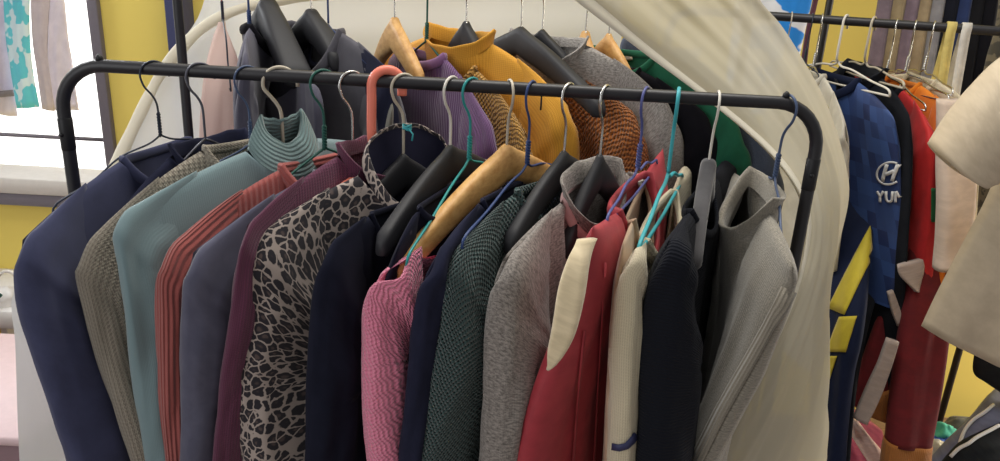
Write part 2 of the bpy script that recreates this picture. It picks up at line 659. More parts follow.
def hanger(style, hx, S, label, mat, hookmat=None, beta=None, hl=0.078, L=0.205, rail=(RY, RZ), rr=RR, group='hangers on the front rail',
           cat='clothes hanger', drop=None, thick=0.0013, hook_r=0.0165, slope=None, twist=True, name=None, wide=0.013, mr=0.0026, hgt=None):
    A = rail_point(hx, *rail) if np.isscalar(hx) else np.asarray(hx)
    A = A.copy()
    A[1], A[2] = rail
    d, n = hang_axes(A, S)
    dh = d if beta is None else dir_from(beta)
    nm = name or {'wire': 'wire_hanger', 'wood': 'wooden_hanger', 'plastic': 'plastic_hanger', 'molded': 'plastic_hanger', 'velvet': 'velvet_hanger'}[style]
    zS = (S[2] - A[2]) if drop is None else -drop
    root = empty(nm, A + np.array([0, 0, zS - 0.02]), label, cat, group)
    hookmat = hookmat or mat
    z3 = np.array([0, 0, 1.0])
    if style == 'molded':      # flat plastic hook in one piece with its arms
        zc = rr + mr - hook_r
        q = [(-hook_r, zc - 0.012)] + [(hook_r * math.cos(R(t)), zc + hook_r * math.sin(R(t))) for t in range(180, -1, -15)]
        q += [(hook_r, zc - 0.02), (hook_r, -hl * 0.7), (hook_r * 0.75, -hl + 0.006), (0, -hl - 0.003)]
        P = crom([A + dh * u + np.array([0, 0, z]) for u, z in q], 48)
        MB().tube(P, mr, 10).build('hook', mat, root)
    else:
        MB().tube(hook_path(A, dh, hl, rr, thick, hook_r), thick, 8).build('hook', hookmat, root)
    if style in ('wire', 'molded'):
        r = thick if style == 'wire' else mr * 0.9
        if style == 'wire' and twist:
            b = MB()
            for ph in (0, PI):
                Q = []
                for k in range(34):
                    s = k / 33
                    a = ph + s * 2 * PI * 4.2
                    Q.append(A + z3 * (-hl + 0.030 * (1 - s) - 0.004) + (d * math.cos(a) + n * math.sin(a)) * thick * 1.15)
                b.tube(Q, thick, 7)
            b.build('twisted_neck', mat, root)
        arms = []
        for sg in (1, -1):
            z0 = -hl - 0.002
            zr = zS - 0.012
            Q = [A + z3 * z0, A + d * sg * 0.018 + z3 * (z0 - 0.008), A + d * sg * 0.06 + z3 * (z0 + (zr - z0) * 0.30),
                 A + d * sg * L * 0.65 + z3 * (z0 + (zr - z0) * 0.66), A + d * sg * L * 0.95 + z3 * (zr + 0.004), A + d * sg * L + z3 * (zr - 0.008)]
            MB().tube(crom(Q, 24), r, 8).build('arm', mat, root)
        Q = [A + d * s * L + z3 * (zS - 0.020 - 0.004 * (1 - abs(s))) for s in np.linspace(-1, 1, 13)]
        MB().tube(Q, r, 8).build('crossbar', mat, root)
    else:
        zt = -hl + 0.002
        rows = []
        m = 18
        for q in np.linspace(-1, 1, 41):
            a = abs(q)
            z = zt + (zS - 0.012 - zt) * (0.25 * a + 0.75 * a ** 1.35 if a > 0.0 else 0)
            z -= 0.004 * math.exp(-(a / 0.06) ** 2) * -1
            h = (hgt or {'wood': 0.036, 'plastic': 0.046, 'velvet': 0.034}[style]) * (1 - 0.42 * a ** 0.9)
            w = wide * (1 - 0.15 * a) * (1 if style != 'plastic' else 1 + 0.55 * a)
            e = 1.0
            if a > 0.97:
                e = 0.55
            ring = []
            cz = z - h / 2
            off = n * (0.005 * a ** 2)        # arms curve a little forward
            for k in range(m):
                t = 2 * PI * k / m
                cx, sx = math.cos(t), math.sin(t)
                px_ = math.copysign(abs(cx) ** 0.6, cx) * w / 2 * e
                pz_ = math.copysign(abs(sx) ** 0.6, sx) * h / 2 * e
                ring.append(A + d * q * L + n * px_ + off + z3 * (cz + pz_))
            rows.append(ring)
        MB().grid(rows, closed=True, caps=True).build('shoulder_bar', mat, root)
        if style != 'velvet':
            MB().tube([A + z3 * (-hl + 0.004), A + z3 * (-hl - 0.002)], [0.0026, 0.0032], 10).build('ferrule', hookmat, root)
    return A, d, n


# ------------------------------------------------------------------ garments
class Garment:
    def __init__(s, name, label, cat, hx, px, L=0.22, rail=(RY, RZ), hl=0.078, group='garments on the front rail', seed=1, dx=0.0):
        s.A = rail_point(hx, *rail) if np.isscalar(hx) else np.asarray(hx).copy()
        s.A[0] += dx
        s.A[1], s.A[2] = rail
        s.S = reach(s.A, px, L)
        s.d, s.n = hang_axes(s.A, s.S)
        s.L = math.hypot(s.S[0] - s.A[0], s.S[1] - s.A[1])
        s.zS = s.S[2] - s.A[2]
        s.hl = hl
        s.seed = seed * 7.31
        # which face is turned to the camera
        s.side = 1.0 if s.n @ (CAM - s.A) > 0 else -1.0
        s.label, s.cat, s.name, s.group = label, cat, name, group
        s.root = None

    def W(s, u, w, z):
        return s.A + s.d * u + s.n * w + np.array([0, 0, z])

    def begin(s, hem):
        s.hem = hem
        s.root = empty(s.name, s.W(0, 0, s.zS - hem), s.label, s.cat, s.group)

    def ztop(s, u, un, zn):
        a = np.clip((abs(u) - un) / max(s.L - un, 1e-3), 0, 1)
        return zn + (s.zS - zn) * (0.55 * a + 0.45 * a ** 1.9) - 0.007 * max(0, (a - 0.9) / 0.1) ** 2

    def body(s, mat, un=0.06, zn=None, fd=0.045, bd=0.008, wn=0.03, T=0.016, hem=0.52, edge=None, near=None, far=1.0, fold=0.006, ff=1.0, part='body', drift=None):
        """front and back sheets joined at shoulders and sides, open at neck and hem"""
        zn = -s.hl - 0.004 if zn is None else zn
        s.un, s.zn, s.fd, s.bd, s.wn = un, zn, fd, bd, wn
        s.near = near if near is not None else s.L - 0.012
        s.farL = (s.L - 0.012) * far
        if s.root is None:
            s.begin(hem)
        s.drift = drift
        b = MB()
        NU, NV = 46, 40
        for sg in (1, -1):
            P = np.zeros((NV, NU, 3))
            UVm = np.zeros((NV, NU, 2))
            for i in range(NU):
                q = -math.cos(PI * i / (NU - 1))
                q = 0.55 * q + 0.45 * (2 * i / (NU - 1) - 1)
                u = q * (s.near if q > 0 else s.farL)
                zt, w0 = s.top(u, sg)
                ez = max(0.0, 1 - abs(q) ** 6) ** 0.5
                for j in range(NV):
                    v = (j / (NV - 1)) ** 1.25
                    z = zt + (s.zS - s.hem - zt) * v
                    h = zt - z
                    rise = math.sqrt(min(1.0, h / 0.06)) if h > 0 else 0
                    k = min(1.0, h / 0.10)
                    k = k * k * (3 - 2 * k)
                    wT = T * ez * rise
                    w = max(w0 * (1 - k), 0) + wT * (1 if w0 == 0 else k) + 0.0
                    f = fold * (nz(u * 16 * ff + s.seed, h * 2.2, s.seed) + 0.6 * nz(u * 34 * ff, h * 4, s.seed + 9)) * min(1, h / 0.12) * ez
                    g = fold * 0.5 * nz(u * 9 * ff + 30 + sg, h * 6, s.seed) * min(1, h / 0.1) * ez
                    D = s.drift_at(max(0, h)) * (max(0, u) / s.L)
                    P[j, i] = s.W(u * (1 + 0.10 * v * (0 if drift is None else 0)), sg * (w + g) + f, z) + D
                    UVm[j, i] = (u + (0 if sg > 0 else 0.7) + s.seed * 0.013, -h + zt)
            b.grid(P, uv=UVm, flip=(sg < 0))
        o = b.build(part, mat, s.root)
        s.weld(o)
        s.body_ob = o
        return o

    def weld(s, o):
        import bmesh
        bm = bmesh.new()
        bm.from_mesh(o.data)
        bmesh.ops.remove_doubles(bm, verts=bm.verts, dist=1e-5)
        bm.to_mesh(o.data)
        bm.free()

    def top(s, u, sg):
        if abs(u) < s.un:
            c = math.sqrt(1 - (u / s.un) ** 2)
            dep = s.fd if sg * s.side > 0 else s.bd
            return s.zn - dep * c, s.wn * c * (1.0 if sg * s.side > 0 else 0.6)
        return s.ztop(u, s.un, s.zn), 0.0

    def drift_at(s, h):
        if not getattr(s, 'E', None):
            return np.zeros(3)
        zs = np.array([e[2] - s.S[2] for e in s.E])[::-1]
        q = np.interp(-h + 0.0, zs, [e[0] - s.S[0] for e in s.E][::-1])
        r = np.interp(-h + 0.0, zs, [e[1] - s.S[1] for e in s.E][::-1])
        return np.array([q, r, 0.0])

    def edge(s, px, length=0.52, back=0.0):
        """near edge below the shoulder: sight lines met at the shoulder's own depth"""
        s.E = [s.S]
        for k, p in enumerate(px):
            e = at(p[0], p[1], s.S[1] + back * (k + 1) / len(px))
            s.E.append(e)
        e0, e1 = s.E[-2], s.E[-1]
        zt = s.S[2] - length
        if e1[2] > zt:
            t = (e1[2] - zt)
            dx = np.clip((e1[0] - e0[0]) / max(e0[2] - e1[2], 1e-3), -0.25, 0.25) * 0.5
            s.E.append(np.array([e1[0] + dx * t, e1[1], zt]))
        return s

    def sleeve(s, mat, wid=0.115, b=0.021, far=False, length=0.52, wr=0.006, u0=0.12, cuff=None, arm=0.17, wrs=1.0, part='sleeve', label=None, taper=0.85):
        sg = -1.0 if far else 1.0
        up = np.array([0, 0, 1.0])
        O = []
        for u in np.linspace(u0, s.L - 0.014, 6):
            O.append(s.W(sg * u, 0, s.ztop(u, s.un, s.zn) + 0.003))
        if far:
            S = s.W(-s.L, 0, s.zS - 0.012)
            E = [S] + [S + np.array([0, 0, -k]) + s.d * 0.02 * k for k in np.linspace(0.06, length, 6)]
        else:
            E = [s.S - up * 0.010] + [np.array(e) for e in s.E[1:]]
        off = s.n * (b * 0.45 * s.side)
        O = crom(O + E, 84)
        arc = np.concatenate([[0], np.cumsum(np.linalg.norm(np.diff(O, axis=0), axis=1))])
        iS = int(np.argmin(np.linalg.norm(O - E[0], axis=1)))
        aS = arc[iS]
        P0 = s.W(sg * (u0 - 0.005), 0, s.ztop(u0, s.un, s.zn) - arm)
        P1 = s.W(sg * (s.L - wid), 0, s.zS - arm - 0.02)
        aE = aS + arm
        rows, uvs = [], []
        m = 36
        for i in range(len(O)):
            a = arc[i]
            w_ = wid * (1 - (1 - taper) * min(1, max(0, (a - aS) / 0.5)))
            if a < aE:
                t = a / aE
                base = P0 * (1 - t) + P1 * t
                De = s.drift_at(max(0, s.S[2] - base[2])) if not far else 0
                I = base + De * t
            else:
                I = O[i] - s.d * sg * w_
            cen = (O[i] + I) / 2
            maj = (O[i] - I) / 2
            rmp = min(1.0, 0.10 + 0.90 * min(1, a / 0.17) ** 0.9)
            bb = b * rmp
            ring, ur = [], []
            for k in range(m):
                th = 2 * PI * k / m
                c_, s_ = math.cos(th), math.sin(th)
                c2 = math.copysign(abs(c_) ** 0.85, c_)
                s2 = math.copysign(abs(s_) ** 0.8, s_)
                r = wr * (nz(math.cos(th) * 1.6 * wrs + s.seed, math.sin(th) * 1.6 * wrs + a * 3, a * 7 + s.seed) + 0.7 * nz(math.cos(th) * 3 + 9, math.sin(th) * 3 + a * 14, a * 6 + s.seed))
                r += wr * 0.9 * nz(math.cos(th) * 5.5 + s.seed, math.sin(th) * 2.0 + a * 1.5, a * 2.2 + s.seed * 0.7)
                r += wr * 0.8 * (abs(nz(math.cos(th) * 2.2 + a * 6, a * 9 - math.cos(th) * 3, s.seed)) - 0.25)
                r *= min(1, a / 0.08)
                ring.append(cen + maj * c2 + s.n * (bb * s2 + r * s2) + off * rmp + maj / (np.linalg.norm(maj) + 1e-6) * r * 0.5 * c2)
                ur.append((k / m * 2 * (wid + b) * 1.05 + s.seed * 0.011, -a))
            rows.append(ring)
            uvs.append(ur)
        bmsh = MB().grid(rows, closed=True, caps=True, uv=np.array(uvs), flip=True)
        o = bmsh.build(part, mat, s.root, label=label)
        if not far:
            s.sl_ob = o
        return o

    def neckband(s, mat, r=0.005, h=0.0, flare=0.0, part='neckband', thick=0.004, lift=0.0, label=None, rolls=1, gap=None):
        """ring around the neck opening, or with h a standing collar"""
        n = 48
        ring, nor = [], []
        for k in range(n):
            th = 2 * PI * k / n
            u = s.un * math.cos(th)
            sg = (1 if math.sin(th) >= 0 else -1)
            c = abs(math.sin(th))
            dep = s.fd if sg * s.side > 0 else s.bd
            wn_ = s.wn * (1.0 if sg * s.side > 0 else 0.6)
            ring.append((u, sg * wn_ * c, s.zn - dep * c + lift))
        if h <= 0:
            pts = [s.W(*q) for q in ring]
            b = MB()
            rows = []
            for k in range(n):
                p = pts[k]
                T = pts[(k + 1) % n] - pts[k - 1]
                T /= np.linalg.norm(T)
                up = np.array([0, 0, 1.0])
                x = np.cross(T, up)
                x /= np.linalg.norm(x) + 1e-9
                y = np.cross(x, T)
                a = np.arange(10) * 2 * PI / 10
                rows.append(p + 0.45 * r * np.cos(a)[:, None] * x + r * np.sin(a)[:, None] * y)
            rows.append(rows[0])
            return b.grid(rows, closed=True).build(part, mat, s.root, label=label)
        rows = []
        prof = [(0, 0.0), (0.5, 0.35 * flare), (1.0, flare), (1.0, flare - thick), (0.5, 0.35 * flare - thick), (-0.15, -thick)]
        prof = [(0, 0), (0.25, 0.1 * flare), (0.5, 0.35 * flare), (0.78, 0.7 * flare), (0.97, flare), (1.0, flare - thick * 0.5), (0.97, flare - thick), (0.75, 0.7 * flare - thick), (0.4, 0.25 * flare - thick), (-0.1, -thick)]
        for t, off in prof:
            row = []
            for (u, w, z) in ring:
                ln = math.hypot(u, w * 2) + 1e-6
                row.append(s.W(u + u / ln * off, w + w * 2 / ln * off, z + t * h + 0.003 * nz(u * 60, w * 60, s.seed) * t))
            row.append(row[0])
            rows.append(row)
        return MB().grid(rows).build(part, mat, s.root, label=label)

    def armholes(s):
        pass


def knitwear(name, label, cat, hx, px, edge, mat, seed, un=0.06, L=0.22, hl=0.078, collar=('band', 0.006), colmat=None, wid=0.115, b=0.021, T=0.014,
             fd=0.045, wn=0.03, hem=0.55, rail=(RY, RZ), group='garments on the front rail', fold=0.005, sleeves=True, zn=None, wr=0.006, dx=0.0, u0=0.12, slen=0.5, bd=0.008, back=0.0, ff=1.0):
    g = Garment(name, label, cat, hx, px, L, rail, hl, group, seed, dx)
    g.edge(edge, slen, back)
    g.body(mat, un=un, fd=fd, wn=wn, T=T, hem=hem, fold=fold, zn=zn, bd=bd, ff=ff)
    if sleeves:
        g.sleeve(mat, wid, b, False, slen, wr, u0=max(u0, un + 0.01))
        g.sleeve(mat, wid, b, True, slen, wr, u0=max(u0, un + 0.01))
    if collar:
        if collar[0] == 'band':
            g.neckband(colmat or mat, r=collar[1])
        else:
            g.neckband(colmat or mat, h=collar[1], flare=collar[2], part='collar')
    return g


# fabrics of the front rail
M['navy'] = fabric('navy_cotton', 'plain', (58, 62, 94), (50, 54, 84), bump=0.3)
M['navy2'] = fabric('dark_navy_cotton', 'plain', (38, 40, 60), (32, 34, 52), bump=0.3)
M['beige_knit'] = fabric('beige_knit', 'knit', (168, 158, 142), (132, 122, 110), 0.0065, 0.8)
M['teal'] = fabric('sage_teal_wool', 'rib', (120, 142, 146), (108, 131, 136), 0.0025, 0.15, 0.3)
M['teal_rib'] = fabric('sage_teal_ribbing', 'hrib', (124, 148, 148), (104, 130, 132), 0.0055, 0.8, 0.3)
M['rust'] = fabric('rust_rib_knit', 'rib', (176, 92, 84), (152, 74, 74), 0.0075, 0.8, 0.25)
M['slate'] = fabric('slate_fleece', 'plain', (86, 86, 106), (74, 74, 94), bump=0.4, sheen=0.3)
M['burgundy'] = fabric('burgundy_knit', 'knit', (104, 46, 76), (80, 36, 60), 0.004, 0.5, 0.2)
M['leopard'] = fabric('leopard_print', 'leopard', (172, 158, 150), (34, 30, 38), 0.0125, 0.4, 0.2)
M['lining'] = fabric('dark_lining', 'plain', (40, 40, 60), (34, 34, 52), bump=0.2)
M['dark'] = fabric('midnight_cotton', 'plain', (29, 31, 46), (24, 26, 40), bump=0.3)
M['lace'] = fabric('dark_floral_lace', 'lace', (28, 29, 44), (66, 58, 72), 0.012, 0.4)
M['pink'] = fabric('pink_cable_knit', 'cable', (250, 148, 178), (236, 128, 160), 0.008, 0.7, 0.3)
M['forest'] = fabric('dark_green_crochet', 'crochet', (58, 88, 86), (44, 70, 70), 0.0066, 1.0, 0.25)
M['heather'] = fabric('grey_heather_jersey', 'heather', (160, 152, 145), (90, 84, 80), 0.008, 0.5, 0.2)
M['red'] = fabric('red_quilted_nylon', 'plain', (178, 56, 66), (158, 44, 56), bump=0.3, sheen=0.05, rough=0.6)
M['cream_fleece'] = fabric('cream_fleece', 'plain', (232, 214, 178), (212, 194, 158), bump=0.8, sheen=0.4)
M['tan'] = fabric('tan_jersey', 'plain', (196, 168, 140), (178, 150, 124), bump=0.3)
M['cream_knit'] = fabric('cream_knit', 'knit', (232, 220, 190), (206, 192, 160), 0.0045, 0.6, 0.3)
M['black_rib'] = fabric('black_rib_knit', 'hrib', (27, 29, 37), (21, 23, 30), 0.004, 0.6)
M['marl'] = fabric('grey_marl_fleece', 'heather', (152, 145, 131), (104, 98, 89), 0.004, 0.6, 0.35)
M['marl_rib'] = fabric('grey_marl_ribbing', 'rib', (164, 155, 139), (130, 122, 109), 0.005, 0.8, 0.35)
M['tape'] = fabric('white_label_tape', 'plain', (230, 222, 212), (214, 204, 194), bump=0.2)

# ------------------------------------------------------------------ front rail, left to right
g = knitwear('sweater', 'plain navy sweater, leftmost on the front rail, nearest the window', 'sweater', 150, (13, 249),
             [(11, 275), (16, 310), (29, 355), (43, 400), (55, 438), (62, 461), (68, 490)], M['navy'], 1, wid=0.13, b=0.024, wr=0.005, zn=-0.098)
hanger('wire', 154, g.S + np.array([-0.03, 0.02, 0.03]), 'thin dark wire hanger, leftmost on the front rail, its arm bare above the navy sweater', M['dark_wire'], M['dark_wire'], beta=50, L=0.15, thick=0.0012)
g = knitwear('jacket', 'dark navy jacket squeezed between the plain navy sweater and the beige knit', 'jacket', 205, (88, 260),
             [(96, 290), (108, 350), (122, 410), (136, 461)], M['navy2'], 2, collar=('stand', 0.014, 0.004), L=0.185, T=0.009, sleeves=False, zn=-0.09)
hanger('wire', 200, g.S, 'plain grey wire hook hanger, second from the left on the front rail', M['grey_wire'], beta=55, L=0.17, twist=False, hl=0.08, thick=0.0015)
g = knitwear('sweater', 'beige chunky knit sweater between the navy ones and the sage teal sweater', 'sweater', 244, (75, 258),
             [(74, 275), (80, 305), (91, 350), (103, 390), (117, 430), (127, 461), (134, 490)], M['beige_knit'], 3, wid=0.12, b=0.017, T=0.01)
hanger('wire', 247, g.S + np.array([0, 0.01, 0.03]), 'twisted dark blue wire hanger above the beige knit, left of the sage teal collar', M['steel_blue_wire'], beta=45, L=0.17, hl=0.082)

# sage teal sweater with its tall ribbed collar
g = Garment('sweater', 'sage teal sweater with a tall ribbed collar standing open', 'sweater', 280, (111, 222), 0.22, seed=4)
g.edge([(112, 245), (118, 290), (126, 340), (133, 390), (138, 430), (141, 461), (144, 490)])
g.body(M['teal'], un=0.050, fd=0.035, wn=0.032, T=0.016, hem=0.55, zn=-0.083)
g.sleeve(M['teal'], 0.125, 0.020)
g.sleeve(M['teal'], 0.125, 0.020, far=True)
g.neckband(M['teal_rib'], h=0.040, flare=-0.018, part='collar', thick=0.005)
hanger('plastic', 280, g.S, 'hanger with a thick pale beige hook carrying the sage teal sweater', M['black_plastic'], M['pale_wire'], beta=72, L=0.11, hl=0.100, thick=0.0022, hook_r=0.020)

g = knitwear('cardigan', 'rust orange rib knit cardigan between sage teal and slate grey', 'cardigan', 322, (158, 257),
             [(154, 280), (154, 320), (155, 370), (157, 420), (160, 461), (162, 490)], M['rust'], 5, un=0.065, wid=0.11, b=0.016, T=0.010, collar=('band', 0.008), zn=-0.10, L=0.225)
hanger('wire', 323, g.S, 'twisted dark green coated wire hanger, its thin arm crossing the sage collar', M['green_wire'], beta=52, L=0.18, hl=0.083, thick=0.0016)
g = knitwear('pullover', 'slate grey fleece pullover between the rust and burgundy knits', 'pullover', 352, (183, 260),
             [(178, 282), (177, 320), (177, 370), (177, 420), (178, 461), (179, 490)], M['slate'], 6, wid=0.12, b=0.02, T=0.011, zn=-0.105, L=0.235)
hanger('wire', 352, g.S, 'silver wire hook hanger just left of the coral plastic hook', M['chrome'], beta=52, L=0.17, hl=0.085, twist=False, thick=0.0016)
g = knitwear('sweater', 'burgundy knit sweater with a soft collar, left of the leopard print top', 'sweater', 372, (238, 234),
             [(234, 260), (227, 310), (219, 365), (214, 410), (210, 461), (208, 490)], M['burgundy'], 7, un=0.06, wid=0.11, b=0.014, T=0.010, zn=-0.080, collar=('stand', 0.016, 0.003), L=0.215)
hanger('molded', 387, g.S, 'bright coral plastic hanger with a broad one-piece hook', M['coral'], beta=68, L=0.17, hl=0.092, hook_r=0.0185, mr=0.0058)

g = Garment('blouse', 'leopard print blouse with a stand-up collar and dark inside', 'blouse', 410, (246, 241), 0.225, seed=8)
g.edge([(238, 262), (234, 300), (231, 345), (230, 390), (234, 430), (241, 461), (246, 490)])
g.body(M['leopard'], un=0.070, fd=0.070, wn=0.045, T=0.016, hem=0.5, zn=-0.100, bd=-0.030, fold=0.007)
g.sleeve(M['leopard'], 0.125, 0.024, wr=0.006)
g.sleeve(M['leopard'], 0.125, 0.022, far=True)
g.neckband(M['leopard'], h=0.018, flare=-0.006, part='collar', thick=0.003)
b = MB()
rows = []
for t in (0.0, 0.3, 0.6, 1.0):
    row = []
    for k in range(33):
        th = PI * 2 * k / 32
        sg = 1 if math.sin(th) >= 0 else -1
        c = abs(math.sin(th))
        dep = g.fd if sg * g.side > 0 else g.bd
        row.append(g.W((g.un - 0.006) * math.cos(th), sg * max(0, g.wn * (1 if sg * g.side > 0 else 0.6) - 0.006) * c * (1 - 0.75 * t), g.zn - dep * c - 0.10 * t + 0.014))
    rows.append(row)
b.grid(rows).build('lining', M['lining'], g.root, label='dark inner lining')
hanger('plastic', 404, g.S, 'pale metal hook hanger inside the leopard print blouse, a turquoise thread tied on it', M['black_plastic'], M['pale_wire'], beta=55, L=0.10, hl=0.092, thick=0.0018, drop=0.15)
LEO = rail_point(408, RY, RZ)
b = MB()
for k in range(3):
    c = LEO + np.array([0.0, -0.004, -0.055 + 0.002 * k])
    b.tube([c + np.array([0.005 * math.cos(t), 0.005 * math.sin(t), 0.0012 * math.sin(2 * t + k)]) for t in np.linspace(0, 2 * PI, 14)], 0.0011, 6)
b.tube([LEO + np.array([0.003, -0.009, -0.054]), LEO + np.array([0.008, -0.010, -0.060]), LEO + np.array([0.007, -0.011, -0.068])], 0.0011, 6)
tag(b.build('thread_loop', M['aqua_wire']), 'turquoise thread tied round the pale hook above the leopard collar', 'thread')

g = Garment('top', 'midnight blue top hanging off the black plastic hanger right of the leopard print', 'top', 450, (322, 254), 0.215, seed=9)
g.edge([(314, 285), (309, 330), (306, 380), (304, 430), (304, 461), (304, 490)])
g.body(M['dark'], un=0.140, fd=0.07, wn=0.022, T=0.016, hem=0.5, zn=-0.128)
g.sleeve(M['dark'], 0.10, 0.022, u0=0.15)
g.sleeve(M['dark'], 0.10, 0.022, far=True, u0=0.15)
g.neckband(M['dark'], 0.004)
hanger('plastic', 452, reach(g.A, (372, 228), 0.17), 'black plastic hanger with a white-tipped hook, left of the turquoise wire hanger', M['black_plastic'], M['white_plastic'], beta=30, L=0.165, hl=0.078, thick=0.0017)

g = Garment('top', 'dark floral lace top behind the pink knit sleeve', 'top', 468, (392, 262), 0.20, seed=10)
g.edge([(378, 300), (372, 350), (368, 400), (366, 461), (366, 490)])
g.body(M['lace'], un=0.135, fd=0.035, wn=0.020, T=0.012, hem=0.5, zn=-0.115)
g.neckband(M['lace'], 0.004)
hanger('wire', 472, reach(g.A, (404, 250), 0.195), 'twisted turquoise wire hanger with a long bare arm, left of the pale wooden hanger', M['teal_wire'], beta=38, L=0.19, hl=0.086, thick=0.0016)

g = Garment('cardigan', 'pink cable knit cardigan slipping off the pale wooden hanger', 'cardigan', 507, (398, 268), 0.215, seed=11)
g.edge([(372, 282), (362, 305), (361, 345), (361, 400), (364, 440), (366, 461), (368, 490)])
g.body(M['pink'], un=0.185, fd=0.03, wn=0.012, bd=0.03, T=0.013, hem=0.48, zn=-0.152)
g.sleeve(M['pink'], 0.085, 0.0215, u0=0.175, wr=0.003, arm=0.12)
g.sleeve(M['pink'], 0.075, 0.0215, far=True, u0=0.195, wr=0.003)
hanger('wood', 510, reach(g.A, (382, 256), 0.215), 'pale wooden hanger with cream metal hook, holding the pink cable knit on the front rail', M['wood'], M['pale_wire'], beta=-15, L=0.2, hl=0.074, thick=0.0017, wide=0.019, hgt=0.046)

g = Garment('top', 'dark navy top between the pink knit and the dark green crochet', 'top', 530, (432, 262), 0.215, seed=12)
g.edge([(418, 290), (409, 340), (404, 390), (402, 430), (401, 461), (401, 490)])
g.body(M['navy2'], un=0.11, fd=0.05, wn=0.020, T=0.014, hem=0.5, zn=-0.112)
g.sleeve(M['navy2'], 0.10, 0.018, u0=0.12)
g.sleeve(M['navy2'], 0.10, 0.018, far=True, u0=0.12)
g.neckband(M['navy2'], 0.004)
hanger('wire', 532, reach(g.A, (460, 232), 0.19), 'twisted dark blue wire hanger right of the pale wooden hanger', M['blue_wire'], beta=25, L=0.185, hl=0.088, thick=0.0016)

g = Garment('sweater', 'dark green open crochet sweater, right of the pale wooden hanger', 'sweater', 566, (444, 262), 0.22, seed=13)
g.edge([(437, 288), (432, 330), (425, 370), (418, 410), (411, 440), (407, 461), (403, 490)])
g.body(M['forest'], un=0.092, fd=0.05, wn=0.020, T=0.015, hem=0.52, zn=-0.106)
g.sleeve(M['forest'], 0.13, 0.030, u0=0.12, wr=0.004)
g.sleeve(M['forest'], 0.12, 0.024, far=True, u0=0.13)
g.neckband(M['forest'], 0.006)
hanger('plastic', 569, reach(g.A, (492, 232), 0.16), 'matt black plastic hanger carrying the dark green crochet sweater', M['black_plastic'], M['chrome'], beta=32, L=0.135, hl=0.078, thick=0.0017)

g = Garment('cardigan', 'grey heather cardigan with a faded pink inside edge, left of the red jacket', 'cardigan', 602, (498, 264), 0.22, seed=14)
g.edge([(489, 290), (486, 330), (484, 370), (482, 410), (480, 440), (479, 461), (477, 490)])
g.body(M['heather'], un=0.078, fd=0.06, wn=0.024, T=0.016, hem=0.52, zn=-0.115, bd=-0.008)
g.sleeve(M['heather'], 0.125, 0.030, u0=0.11, wr=0.005)
g.sleeve(M['heather'], 0.12, 0.024, far=True, u0=0.11)
M['old_pink'] = fabric('faded_pink_trim', 'plain', (214, 184, 176), (190, 150, 150), bump=0.3)
g.neckband(M['heather'], h=0.020, flare=0.008, part='collar', thick=0.006)
g.neckband(M['old_pink'], r=0.006, part='inside_facing', label='faded pink inside facing', lift=-0.004)
hanger('plastic', 606, reach(g.A, (540, 232), 0.14), 'matt black plastic hanger above the grey heather cardigan', M['black_plastic'], M['chrome'], beta=28, L=0.09, drop=0.15, hl=0.080, thick=0.0017)

g = Garment('jacket', 'red sleeveless jacket with cream fleece edge and white neck label', 'jacket', 645, (592, 226), 0.215, seed=15)
g.edge([(585, 255), (574, 300), (558, 345), (541, 385), (527, 425), (519, 461), (514, 490)])
g.body(M['red'], un=0.095, fd=0.08, wn=0.034, T=0.026, hem=0.5, zn=-0.120, near=0.21, fold=0.009)
g.neckband(M['red'], r=0.008, part='neckband')
JR = g
hanger('wire', 646, g.S, 'twisted violet blue wire hanger above the red jacket', M['violet_wire'], beta=25, L=0.15, hl=0.085, thick=0.0017)

g = Garment('top', 'tan scoop neck top tucked between the red jacket and the cream cardigan', 'top', 652, (622, 246), 0.20, seed=16)
g.edge([(616, 290), (612, 350), (609, 410), (608, 461), (608, 490)])
g.body(M['tan'], un=0.095, fd=0.075, wn=0.022, T=0.009, hem=0.5, zn=-0.128, bd=0.03)
g.neckband(M['tan'], 0.006)
TAN = g

g = Garment('cardigan', 'cream knit cardigan with a navy stripe low on its sleeve', 'cardigan', 676, (632, 250), 0.21, seed=17)
g.edge([(622, 272), (617, 310), (614, 350), (613, 400), (612, 440), (611, 461), (610, 490)])
g.body(M['cream_knit'], un=0.115, fd=0.045, wn=0.024, T=0.013, hem=0.5, zn=-0.148)
g.sleeve(M['cream_knit'], 0.11, 0.0185, u0=0.11, wr=0.004)
g.sleeve(M['cream_knit'], 0.11, 0.018, far=True, u0=0.11)
g.neckband(M['cream_knit'], 0.008)
CREAM = g
hanger('wire', 678, g.S, 'thick aqua coated hanger holding the cream cardigan', M['aqua_wire'], beta=12, L=0.17, hl=0.092, thick=0.0024, twist=False)

g = Garment('sweater', 'black fine ribbed sweater on the grey velvet hanger', 'sweater', 714, (666, 244), 0.215, seed=18)
g.edge([(655, 275), (650, 310), (646, 360), (643, 410), (640, 461), (638, 490)])
g.body(M['black_rib'], un=0.070, fd=0.04, wn=0.024, T=0.020, hem=0.5, zn=-0.122, bd=0.012)
g.sleeve(M['black_rib'], 0.12, 0.034, u0=0.11, wr=0.005)
g.sleeve(M['black_rib'], 0.12, 0.03, far=True, u0=0.11)
g.neckband(M['black_rib'], 0.006)
hanger('velvet', 718, reach(g.A, (694, 222), 0.14), 'dark grey velvet hanger with a white tipped hook', M['velvet'], M['white_plastic'], beta=8, L=0.10, hl=0.078, thick=0.0016, wide=0.020, drop=0.155)

